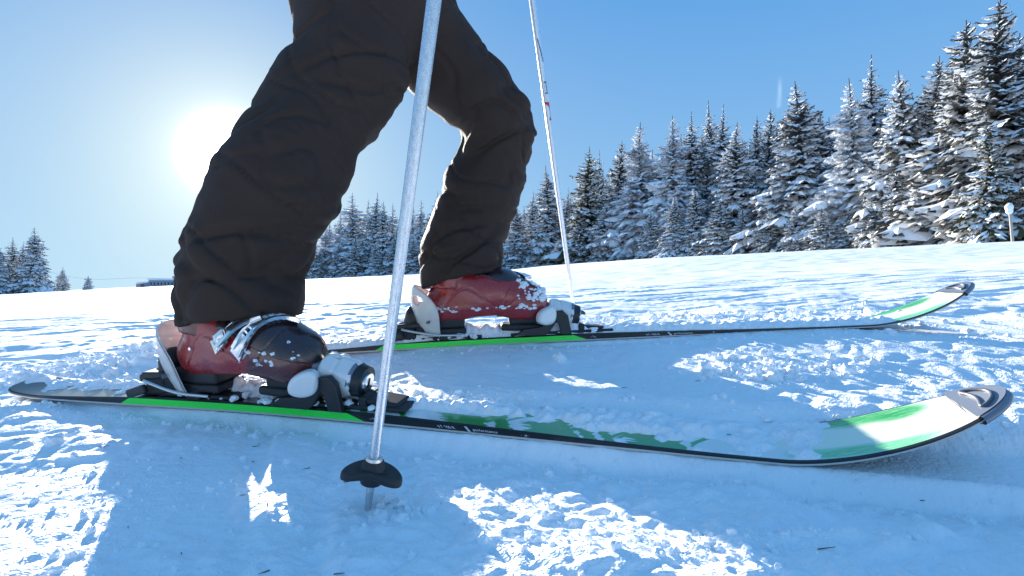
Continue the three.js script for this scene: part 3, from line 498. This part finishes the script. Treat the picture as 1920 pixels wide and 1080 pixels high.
// q runs from the far edge (0) to the near edge (1)
const steps = (s, k) => { for (let i = 1; i < k.length; i++) if (s < k[i][0]) { const t = ss(k[i - 1][0], k[i][0], s); return [mix(k[i - 1][1], k[i][1], t), mix(k[i - 1][2], k[i][2], t)]; } return k.at(-1).slice(1); };
deckSnow(NEAR, 2.2, (s, q) => { const [a, b] = steps(s, [[-0.62, 0.35, 0.5], [-0.34, 0.35, 0.5], [-0.26, 0.7, 1.3], [0.2, 0.7, 1.3], [0.28, 0.55, 1.5], [0.6, 0.5, 1.5], [0.72, 0.8, 0.9], [0.84, 0.6, 0.7], [0.92, 0.3, 0.3], [1.0, 0.6, 0.2], [1.06, -0.3, 0.2], [1.12, -1, 0]]); return a - b * ss(0.3, 0.9, q); }, 'loose snow lying on the deck of the nearer ski');
deckSnow(FAR, 6.7, (s, q) => { const [a, b] = steps(s, [[-0.62, 0.6, 0.3], [-0.3, 0.6, 0.4], [-0.2, 0.9, 1.0], [0.3, 0.8, 0.9], [0.98, 0.75, 0.6], [1.06, -0.2, 0.2], [1.12, -1, 0]]); return a - b * ss(0.7, 1, q); }, 'loose snow lying on the deck of the farther ski');

// ------------------------------------------------------------------ the skier
const person = thing('person', 'person striding on skis in dark brown ski trousers and red ski boots', 'person');
const P0 = NEAR.o.clone(); person.position.copy(P0);
const legNear = [[556, 104, 757, 160, 1.15], [523, 147, 728, 208, 1.14], [503, 175, 700, 243, 1.12], [479, 215, 672, 278, 1.1], [455, 255, 658, 312, 1.085], [430, 300, 642, 340, 1.07], [407, 342, 634, 372, 1.065], [390, 380, 610, 406, 1.06], [371, 441, 588, 443, 1.055], [353, 477, 567, 479, 1.05], [342, 506, 552, 498, 1.05], [342, 530, 556, 525, 1.05], [344, 560, 557, 555, 1.048], [346, 590, 548, 585, 1.046], [350, 640, 540, 640, 1.046]];
const legFar = [[756, 159, 873, 44, 1.27], [790, 186, 915, 96, 1.285], [829, 217, 960, 140, 1.3], [860, 245, 997, 199, 1.315], [872, 255, 1005, 235, 1.325], [862, 280, 993, 285, 1.335], [850, 314, 988, 320, 1.345], [832, 350, 975, 352, 1.35], [826, 372, 970, 376, 1.352], [815, 408, 957, 415, 1.355], [804, 445, 947, 440, 1.358], [793, 478, 944, 465, 1.36], [786, 510, 935, 490, 1.36], [790, 540, 925, 510, 1.36], [795, 580, 922, 560, 1.36]];
const chain = (L, lead) => { const c = [...lead]; for (const [a, b, x, y, Z] of L) { const z = Z < 1.2 ? Z - 0.02 : Z + 0.065, p = at((a + x) / 2, (b + y) / 2, z); c.push([p.x, p.y, p.z, Math.hypot(x - a, y - b) / 2 * z / FL]); } return c; };
const ball = (px, py, Z, r) => { const p = at(px, py, Z); return [p.x, p.y, p.z, r * Z / FL]; };
const segs = (c) => c.slice(1).map((b, i) => [...c[i], ...b]);
const hipN = ball(680, -20, 1.19, 122), hipF = ball(722, -10, 1.26, 108), waist = ball(690, -170, 1.24, 125), chest = ball(720, -420, 1.24, 150);
const cN = segs(chain(legNear, [hipN])), cF = segs(chain(legFar, [hipF])), cH = [[...hipN, ...waist], [...hipF, ...waist], [...hipN, ...hipF]];
cN.push([...ball(549, 118, 1.15, 12), ...ball(580, 130, 1.15, 34)]);  // gathered cloth at the seat
const hem = (a, b, Z) => { const p = at(...a, Z), q = at(...b, Z), d = q.clone().sub(p).normalize(), n = V(-d.y, d.x, 0).normalize(); return (x, y, z) => -((x - p.x) * n.x + (y - p.y) * n.y); };   // positive below the hem
const hemN = hem([347, 612], [545, 592], 1.026), hemF = hem([792, 544], [925, 510], 1.425);
const axN = V(0.42, 0.9, 0).normalize(), axF = V(0.25, 0.97, 0).normalize();
const best = (p, C, k) => { let d = 1e9; for (const c of C) d = smin(d, cone(p, c), k); return d; };
function folds(x, y, z, ax, w) {
  const a = x * ax.x + y * ax.y, l = x * ax.y - y * ax.x, wob = 0.05 * noise(x * 6, y * 6, z * 6);
  const n1 = noise((a + wob) * 13 + l * 3, l * 5, z * 5), n2 = noise((a + wob) * 9 - l * 6 + 7, l * 4 + 3, z * 6), n3 = noise((a + wob) * 30 + 3, l * 11, z * 11);
  const n4 = noise((a + wob * 0.5) * 42 + l * 14, l * 22, z * 20);
  return w * (0.005 * n1 + 0.0022 * n3 - 0.0022 * Math.max(0, 1 - Math.abs(n4) * 4) ** 1.5 * ss(-0.1, 0.3, n2 + n1) - 0.009 * Math.max(0, 1 - Math.abs(n2) * 5.5) ** 1.6 - 0.006 * Math.max(0, 1 - Math.abs(n1) * 7) ** 2);
}
const dN = (x, y, z) => best([x, y, z], cN, 0.012), dF = (x, y, z) => best([x, y, z], cF, 0.012);
const kneeF = at(935, 240, 1.39), ankN = at(450, 560, 1.03), ankF = at(860, 500, 1.425);
function trousers(x, y, z) {
  let a = dN(x, y, z), b = dF(x, y, z); const h = best([x, y, z], cH, 0.04);
  if (a < 0.04 && a > -0.04) { const q = Math.hypot(x - ankN.x, y - ankN.y, z - ankN.z); a -= Math.max(-0.012, folds(x, y, z, axN, 0.9 + 0.8 * ss(0.22, 0.05, q))); }
  if (b < 0.04 && b > -0.04) { const q = Math.min(Math.hypot(x - kneeF.x + 0.06, y - kneeF.y, z - kneeF.z), Math.hypot(x - ankF.x, y - ankF.y, z - ankF.z)); b -= Math.max(-0.012, folds(x, y, z, axF, 0.85 + 0.85 * ss(0.25, 0.05, q))); }
  const e = hemN(x, y, z), f = hemF(x, y, z), gv = (q) => 0.0035 * Math.max(0, 1 - Math.abs(q) / 0.008); a += gv(e + 0.075); b += gv(f + 0.07); const wv = 0.004 * noise(x * 20, 3, z * 20);
  a = Math.max(a, e + wv, Math.min(-(dN(x, y, z) + 0.022), 0.045 + e)); b = Math.max(b, f + wv, Math.min(-(dF(x, y, z) + 0.022), 0.045 + f));
  return smin(smin(a, b, 0.02), h, 0.04);
}
{
  const g = surfaceNets((x, y, z) => Math.max(trousers(x, y, z), y - waist[1] - 0.02), [-0.8, 0.1, -1.68], [0.2, 1.2, -0.88], 0.0066); g.translate(-P0.x, -P0.y, -P0.z);
  part('trousers', g, M.fabric, person, 'dark brown padded ski trousers');
  const j = surfaceNets((x, y, z) => Math.max(best([x, y, z], [[...waist, ...chest]], 0.03) - 0.015 + 0.006 * noise(x * 9, y * 16, z * 9), waist[1] - 0.05 - y, y - chest[1]), [-0.75, 0.8, -1.6], [0.2, 1.5, -0.85], 0.016); j.translate(-P0.x, -P0.y, -P0.z);
  part('jacket', j, M.fabric, person);
}
// boots, in their own frame: x to the toe, y up from the sole, z to the right
const shellCones = [[-0.112, 0.056, 0, 0.05, -0.02, 0.062, 0, 0.05], [-0.02, 0.062, 0, 0.05, 0.113, 0.05, 0, 0.047], [-0.075, 0.12, 0, 0.058, 0.045, 0.092, 0, 0.05], [0.045, 0.092, 0, 0.05, 0.117, 0.056, 0, 0.045]];
const shellD = (x, y, z) => { let d = best([x, y, z * 1.02], shellCones, 0.03); d = Math.max(d, 0.016 + 0.012 * ss(0.09, 0.02, Math.abs(x - 0.005)) - y); const gz = Math.abs(z); d += 0.0022 * Math.max(0, 1 - Math.abs(y - 0.07 - 0.25 * (x + 0.02) + 0.04 * Math.sin(x * 30)) / 0.004) * ss(0.02, 0.03, gz); return d; };
const cuffD = (x, y, z) => best([x, y, z], [[-0.085, 0.115, 0, 0.06, -0.05, 0.28, 0, 0.066]], 0.01);
const bootShape = { };
{
  const lo = [-0.19, -0.01, -0.08], hi = [0.19, 0.2, 0.08];
  bootShape.shell = surfaceNets(shellD, lo, hi, 0.0036);
  const line = (x, y) => y - (0.115 - 0.42 * Math.max(0, x - 0.0) + 0.2 * Math.min(0, x));
  bootShape.upper = surfaceNets((x, y, z) => Math.max(shellD(x, y, z) - 0.003, -(line(x, y) + 0.006 * Math.sin(x * 22)), -0.02 - x), lo, hi, 0.0032);
  bootShape.narrow = surfaceNets((x, y, z) => Math.max(shellD(x, y, z) - 0.003, -(line(x, y) - 0.018 - 0.02 * ss(0.03, 0.1, x)), -0.02 - x), lo, hi, 0.0032);
  bootShape.toe = surfaceNets((x, y, z) => Math.max(shellD(x, y, z) - 0.0018, line(x, y) - 0.012, 0.045 - x + 0.5 * (y - 0.06)), lo, hi, 0.0045);
  bootShape.cuff = surfaceNets((x, y, z) => Math.max(cuffD(x, y, z), y - 0.185, 0.1 - y - (x + 0.08) * 0.15), [-0.17, 0.07, -0.09], [0.06, 0.3, 0.09], 0.006);
  bootShape.sole = [bx(0.11, 0.03, 0.07, -0.11, 0.015, 0, 0.008), bx(0.1, 0.022, 0.07, 0.112, 0.012, 0, 0.008), bx(0.02, 0.02, 0.06, 0.163, 0.014, 0, 0.007), bx(0.018, 0.024, 0.06, -0.164, 0.016, 0, 0.007)];
}
const hit = (x, an) => { const cy = 0.07, uy = Math.sin(an), uz = Math.cos(an); let r = 0.02; for (let k = 0; k < 80; k++) { const d = Math.min(shellD(x, cy + uy * r, uz * r), cuffD(x, cy + uy * r, uz * r) + 0.02); if (d > 0.0005) break; r += Math.max(0.0007, -d * 0.7); } return V(x, cy + uy * r, uz * r); };
function strap(x0, x1, a0, a1, width, lift, thick, n = 26, off = 0, bulge = 0) {   // bent bar over the instep
  const c = []; for (let i = 0; i <= n; i++) { const t = i / n, a = mix(a0, a1, t), x = mix(x0, x1, t ** 0.9), p = hit(x, a); p.addScaledVector(V(0, Math.sin(a), Math.cos(a)), lift + bulge * Math.sin(Math.PI * t)); c.push([p, V(0, Math.sin(a), Math.cos(a))]); }
  const ring = c.map(([p, nn], i) => { const q = c[Math.min(n, i + 1)][0].clone().sub(c[Math.max(0, i - 1)][0]).normalize(), s = q.clone().cross(nn).normalize(), u = s.clone().cross(q).normalize(); p = p.clone().addScaledVector(s, off); return [[-1, 0], [-1, 1], [1, 1], [1, 0]].map(([k, h]) => p.clone().addScaledVector(s, k * width / 2).addScaledVector(u, h * thick)); });
  const pos = [], idx = []; const quad = (A, B, C, D) => { const k = pos.length / 3; for (const v of [A, B, C, D]) pos.push(v.x, v.y, v.z); idx.push(k, k + 1, k + 2, k, k + 2, k + 3); };
  for (let i = 0; i < n; i++) for (let j = 0; j < 4; j++) quad(ring[i][j], ring[i][(j + 1) % 4], ring[i + 1][(j + 1) % 4], ring[i + 1][j]);
  quad(...ring[0]); quad(...ring[n]);
  const g = new THREE.BufferGeometry(); g.setAttribute('position', new THREE.Float32BufferAttribute(pos, 3)); g.setIndex(idx); g.computeVertexNormals(); return g;
}
function buckle(parent, b) {
  part('buckle', [strap(b.x0, b.x1, b.a0, b.a1, 0.007, 0.004, 0.006, 30, 0.009, 0.006), strap(b.x0, b.x1, b.a0, b.a1, 0.007, 0.004, 0.006, 30, -0.009, 0.006), strap(b.x0 - 0.004, mix(b.x0, b.x1, 0.26), b.a0 - 0.12, mix(b.a0, b.a1, 0.26), 0.026, 0.003, 0.005, 10),
    strap(mix(b.x0, b.x1, 0.4), mix(b.x0, b.x1, 0.55), mix(b.a0, b.a1, 0.4), mix(b.a0, b.a1, 0.55), 0.025, 0.009, 0.006, 8), strap(mix(b.x0, b.x1, 0.86), b.x1, mix(b.a0, b.a1, 0.86), b.a1, 0.025, 0.005, 0.008, 6)], M.chrome, parent);
  part('buckle_ladder', [0.3, 0.37, 0.62, 0.7, 0.78, 0.86].map((t) => strap(mix(b.x0, b.x1, t - 0.012), mix(b.x0, b.x1, t + 0.012), mix(b.a0, b.a1, t - 0.012), mix(b.a0, b.a1, t + 0.012), 0.018, 0.005, 0.004, 2)), M.chrome, parent);
}
function boot(frame, side, label) {                                   // side 1: buckle levers face the camera
  const b = new THREE.Group(); b.name = 'ski_boot'; b.userData.label = label; person.add(b);
  const mtx = frame.m.clone().multiply(new THREE.Matrix4().makeTranslation(0, 0.0485, 0)).multiply(new THREE.Matrix4().makeScale(side > 0 ? 0.935 : 1, 1, side)); mtx.elements[12] -= P0.x; mtx.elements[13] -= P0.y; mtx.elements[14] -= P0.z;
  b.applyMatrix4(mtx);
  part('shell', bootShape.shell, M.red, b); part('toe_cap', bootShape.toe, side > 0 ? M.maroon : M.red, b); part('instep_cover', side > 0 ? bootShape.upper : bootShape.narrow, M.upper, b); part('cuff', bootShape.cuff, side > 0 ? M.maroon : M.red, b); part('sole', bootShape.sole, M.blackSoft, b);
  buckle(b, { x0: -0.014, x1: 0.07, a0: 0.32, a1: 1.08 }); buckle(b, { x0: 0.034, x1: 0.118, a0: 0.12, a1: 1.7 });
  for (const [x, a] of [[0.13, 0.5], [-0.09, 0.1], [0.07, -0.3]]) { const p = hit(x, a), n = V(0, Math.sin(a), Math.cos(a)); part('rivet', cyl(p.clone().addScaledVector(n, -0.001), p.clone().addScaledVector(n, 0.0035), 0.004, 0.003, 12), M.chrome, b); }
}
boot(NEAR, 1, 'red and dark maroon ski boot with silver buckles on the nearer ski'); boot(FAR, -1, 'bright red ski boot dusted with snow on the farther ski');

{ // snow stuck to the toe of the farther boot and to the bindings
  const R = rng(91), geo = [], wm = (frame, k) => frame.m.clone().multiply(new THREE.Matrix4().makeTranslation(0, 0.0485, 0)).multiply(new THREE.Matrix4().makeScale(1, 1, k));
  const bits = [[], []];
  for (let i = 0; i < 90; i++) { const x = 0.085 + 0.085 * R() ** 0.7, a = -0.2 + 1.5 * R(), p = hit(Math.min(x, 0.155), a), g = lump(i * 1.7, 0.0025 + 0.006 * R() ** 2, 1, 0.8); g.translate(p.x, p.y, p.z); g.applyMatrix4(wm(FAR, 1)); bits[1].push(g); }
  for (const [f, n] of [[NEAR, 0], [FAR, 1]]) for (let i = 0; i < 130; i++) { const x = -0.24 + 0.53 * R(), z = (R() * 2 - 1) * 0.036, g = lump(i * 2.3 + n, 0.003 + 0.009 * R() ** 2.5, 1, 0.7); g.translate(x, 0.021 + 0.008 * R(), z); g.applyMatrix4(f.m); bits[n].push(g); }
  for (let i = 0; i < 26; i++) { const x = 0.02 + 0.13 * R(), a = -0.35 + 0.5 * R(), p = hit(Math.min(x, 0.155), a), g = lump(i * 1.9 + 40, 0.002 + 0.004 * R() ** 2, 1, 0.7); g.translate(p.x * 0.935, p.y, p.z); g.applyMatrix4(wm(NEAR, 1)); bits[0].push(g); }
  for (let i = 0; i < 40; i++) { const x = -0.17 + 0.3 * R(), p = hit(clamp(x, -0.15, 0.15), -0.5 + 0.25 * R()), g = lump(i * 1.3 + 80, 0.003 + 0.005 * R() ** 2, 1, 0.6); g.translate(p.x, p.y, p.z); g.applyMatrix4(wm(FAR, 1)); bits[1].push(g); }
  bits.forEach((b, n) => tag(part('snow_lumps', b, M.clod), ['lumps of snow caught in the bindings of the nearer ski', 'lumps of snow stuck to the toe of the farther boot and its binding'][n], 'snow', null, 'stuff'));
}

// ------------------------------------------------------------------ ski poles
function lobedBasket(r) {
  const sh = new THREE.Shape(), n = 80; for (let i = 0; i < n; i++) { const a = i / n * 6.2832, q = r * (0.5 + 0.5 * Math.abs(Math.cos(a)) ** 2.4); i ? sh.lineTo(q * Math.cos(a), q * Math.sin(a)) : sh.moveTo(q, 0); }
  const g = new THREE.ExtrudeGeometry(sh, { depth: 0.004, bevelEnabled: true, bevelThickness: 0.0025, bevelSize: 0.0025, bevelSegments: 3 }); g.rotateX(-Math.PI / 2);
  const p = g.attributes.position; for (let i = 0; i < p.count; i++) { const q = Math.hypot(p.getX(i), p.getZ(i)) / r; p.setY(i, p.getY(i) - 0.012 * q * q + 0.003); } g.computeVertexNormals(); return g;
}
function pole(tip, aim, len, rTip, rTop, basketAt, label, stickers) {
  const t = thing('ski_pole', label, 'ski pole', 'pair of aluminium ski poles'); t.position.copy(tip);
  t.quaternion.setFromUnitVectors(V(0, 1, 0), aim.clone().sub(tip).normalize());
  const seg = 60, g = new THREE.CylinderGeometry(rTop, rTip, len * 0.9 - 0.02, 32, seg, true), p = g.attributes.position; g.translate(0, (len * 0.9 + 0.02) / 2, 0);
  part('shaft', g, stickers ? M.aluFar : M.aluNear, t);
  part('spike', [cyl(V(0, -0.03, 0), V(0, 0.022, 0), 0.0022, rTip * 0.95, 16)], M.steel, t);
  const b = part('basket', [lobedBasket(0.033), cyl(V(0, -0.014, 0), V(0, 0.004, 0), 0.012, 0.019, 24), cyl(V(0, 0.004, 0), V(0, 0.014, 0), 0.0145, 0.011, 24)], M.blackSoft, t); b.position.y = basketAt; b.rotation.set(0.04, 0.05, -0.03);
  part('ferrule', cyl(V(0, basketAt + 0.012, 0), V(0, basketAt + 0.017, 0), 0.0105, 0.0095, 24), M.steel, t);
  part('grip', [cyl(V(0, len * 0.88, 0), V(0, len, 0), 0.014, 0.017, 20), new THREE.SphereGeometry(0.021, 20, 12).translate(0, len, 0)], M.black, t);
  part('strap', tube([V(0.01, len, 0), V(0.06, len - 0.06, 0.01), V(0.05, len - 0.16, 0), V(0.012, len - 0.03, 0)], 0.004, 30, 6), M.black, t);
  return t;
}
const scr = dataTex(256, (u, v) => { let q = 0.88 + 0.08 * tn(u, v, 30, 2) + 0.08 * tn(u, v, 8, 5); if (tn(u, v, 46, 9) > 0.56) q -= 0.3; return [q * 0.98, q, q * 1.02]; }, true); scr.repeat.set(2, 14);
const rgh = dataTex(128, (u, v) => 0.62 + 0.35 * tn(u, v, 22, 3)); rgh.repeat.set(2, 14);
M.aluNear = new THREE.MeshPhysicalMaterial({ color: new THREE.Color(0.92, 0.92, 0.93), map: scr, roughness: 0.48, roughnessMap: rgh, metalness: 0.75 });
M.aluFar = new THREE.MeshPhysicalMaterial({ color: new THREE.Color(0.9, 0.9, 0.92), roughness: 0.3, metalness: 0.7, clearcoat: 0.3 });
{
  pole(at(690, 950, 0.62), at(814, 0, 0.572), 1.18, 0.0052, 0.0104, 0.043, 'bare scuffed aluminium ski pole with black basket stuck in the snow in front', false);
  const tip = at(1081, 620, 1.68), aim = at(998, 0, 1.56), t = pole(tip, aim, 1.22, 0.0056, 0.0102, 0.06, 'white silver ski pole with a red band, planted behind the bent leg', true);
  const L = aim.distanceTo(tip), yAt = (py) => L * (620 - py) / 620 * 1.0;
  const rad = (y) => mix(0.0056, 0.0102, clamp((y - 0.02) / (1.22 * 0.9 - 0.02), 0, 1)) + 0.0006;
  const wrap = (y0, y1, a0, a1, a0b = a0, a1b = a1) => ribbon((k) => V(Math.sin(mix(a0, a1, k)) * rad(y0), y0, Math.cos(mix(a0, a1, k)) * rad(y0)), (k) => V(Math.sin(mix(a0b, a1b, k)) * rad(y1), y1, Math.cos(mix(a0b, a1b, k)) * rad(y1)), 14);
  const inv = V(0, 0, 1).applyQuaternion(t.quaternion.clone().invert()), face = Math.atan2(inv.x, inv.z);
  const mRed = mat(0.55, 0.015, 0.02, 0.6), mBlue = mat(0.04, 0.05, 0.14, 0.6), mWhite = mat(0.75, 0.76, 0.78, 0.35);
  part('red_band', wrap(yAt(216), yAt(183), face + 0.5, face + 2.4, face - 0.75, face + 2.4), mRed, t);
  part('print_line', [...Array(12)].map((_, i) => wrap(yAt(70 + i * 3.4 + 3.6), yAt(70 + i * 3.4), face - 0.25 + i * 0.085, face + 0.02 + i * 0.085)), mBlue, t);
  part('print_line', [wrap(yAt(148), yAt(146), face, face + 1.3), wrap(yAt(168), yAt(166), face, face + 1.3), wrap(yAt(167), yAt(147), face + 0.7, face + 0.95), wrap(yAt(167), yAt(147), face + 0.05, face + 0.12)], mBlue, t);
  part('sticker', wrap(yAt(183), yAt(168.5), face - 0.1, face + 1.4), mWhite, t);
}

// ------------------------------------------------------------------ loose clods, grains and needles on the snow
{
  const R = rng(404), q = new THREE.Quaternion(), lists = [[], [], []];
  const put = (x, D, r) => { const i = Math.floor(R() * 3); lists[i].push(new THREE.Matrix4().compose(V(x, groundY(x, D) + r * 0.15, -D), q.setFromEuler(new THREE.Euler(R() * 6, R() * 6, R() * 6)).clone(), V(r, r, r))); };
  const free = (x, D) => { const g = ground(x, D); return g[1] > 0.98; };
  const scatter = (n, fn, r0, r1) => { for (let i = 0; i < n; i++) { const [x, D] = fn(); if (free(x, D) && D > 0.25) put(x, D, r0 * (r1 / r0) ** (R() ** 3.2)); } };
  const g2 = () => (R() + R() + R() - 1.5) / 1.5;
  const line = (L, off) => () => { const s = -0.7 + 2.0 * R(), p = L.e0.clone().lerp(L.e1, s); return [p.x, -p.z + off + g2() * 0.05]; };
  scatter(420, line(NEAR, -0.05), 0.0015, 0.008); scatter(260, line(NEAR, 0.13), 0.002, 0.009); scatter(300, line(FAR, -0.05), 0.0015, 0.006); scatter(320, line(FAR, 0.15), 0.003, 0.012);
  const pt = at(700, 960, 0.61); scatter(34, () => [pt.x + 0.035 + g2() * 0.06, -pt.z + 0.0 + g2() * 0.04], 0.003, 0.013);
  scatter(200, () => [0.55 + g2() * 0.32, 1.08 + g2() * 0.17], 0.003, 0.016);
  scatter(700, () => [-0.2 + g2() * 1.3, 0.62 + g2() * 0.3], 0.0012, 0.006);
  scatter(260, () => [0.2 + g2() * 0.3, 0.53 + g2() * 0.06], 0.0012, 0.007);
  scatter(700, () => [-1.1 + g2() * 0.8, 1.5 + g2() * 0.8], 0.003, 0.02);
  scatter(900, () => [0.4 + g2() * 1.7, 2.1 + g2() * 1.0], 0.004, 0.02);
  lists.forEach((L, i) => { const g = lump(i * 5.3, 1, 2, 0.8), m = new THREE.InstancedMesh(g, M.clod, L.length); L.forEach((x, k) => m.setMatrixAt(k, x)); m.name = numbered('snow_crumbs'); m.castShadow = m.receiveShadow = true;
    tag(m, ['rounded crumbs of loose snow strewn over the slope', 'flat crumbs of loose snow strewn over the slope', 'angular crumbs of loose snow strewn over the slope'][i], 'snow', null, 'stuff'); scene.add(m); });
  const nd = []; const needleAt = (px, py, len, an) => { const D = 0.6; let lo = 0.3, hi = 4; const dir = at(px, py, 1).sub(camera.position); for (let k = 0; k < 40; k++) { const m = (lo + hi) / 2; (EYE + dir.y * m > groundY(dir.x * m, -dir.z * m)) ? lo = m : hi = m; } const p = V(dir.x * lo, groundY(dir.x * lo, -dir.z * lo) + 0.0012, dir.z * lo), a = V(Math.cos(an), 0.15, Math.sin(an)).multiplyScalar(len / 2); nd.push(cyl(p.clone().sub(a), p.clone().add(a), 0.0006, 0.0003, 5)); };
  for (const [px, py, len, an] of [[480, 838, 0.012, 0.2], [486, 834, 0.012, 1], [574, 880, 0.016, 1.9], [455, 930, 0.01, 0.1], [195, 838, 0.02, 0.15], [400, 802, 0.008, 0.4], [475, 867, 0.01, 0.8], [650, 905, 0.01, 0.4], [340, 1040, 0.006, 1], [1730, 940, 0.005, 0.4], [495, 1075, 0.012, 2], [955, 670, 0.016, 1.9], [1310, 715, 0.012, 0.3], [30, 825, 0.025, 0.2], [50, 827, 0.02, 0.4], [340, 860, 0.012, 0.9], [1550, 1030, 0.016, 0.05], [970, 950, 0.004, 0.5], [636, 1078, 0.01, 0.1], [1170, 728, 0.012, 0.2], [870, 745, 0.006, 1.2], [240, 990, 0.005, 1]]) needleAt(px, py, len, an);
  const o = part('needle_litter', nd, M.bark); tag(o, 'scattered dark spruce needles and twigs lying on the shaded snow', 'needles', null, 'stuff');
}

renderer.render(scene, camera);
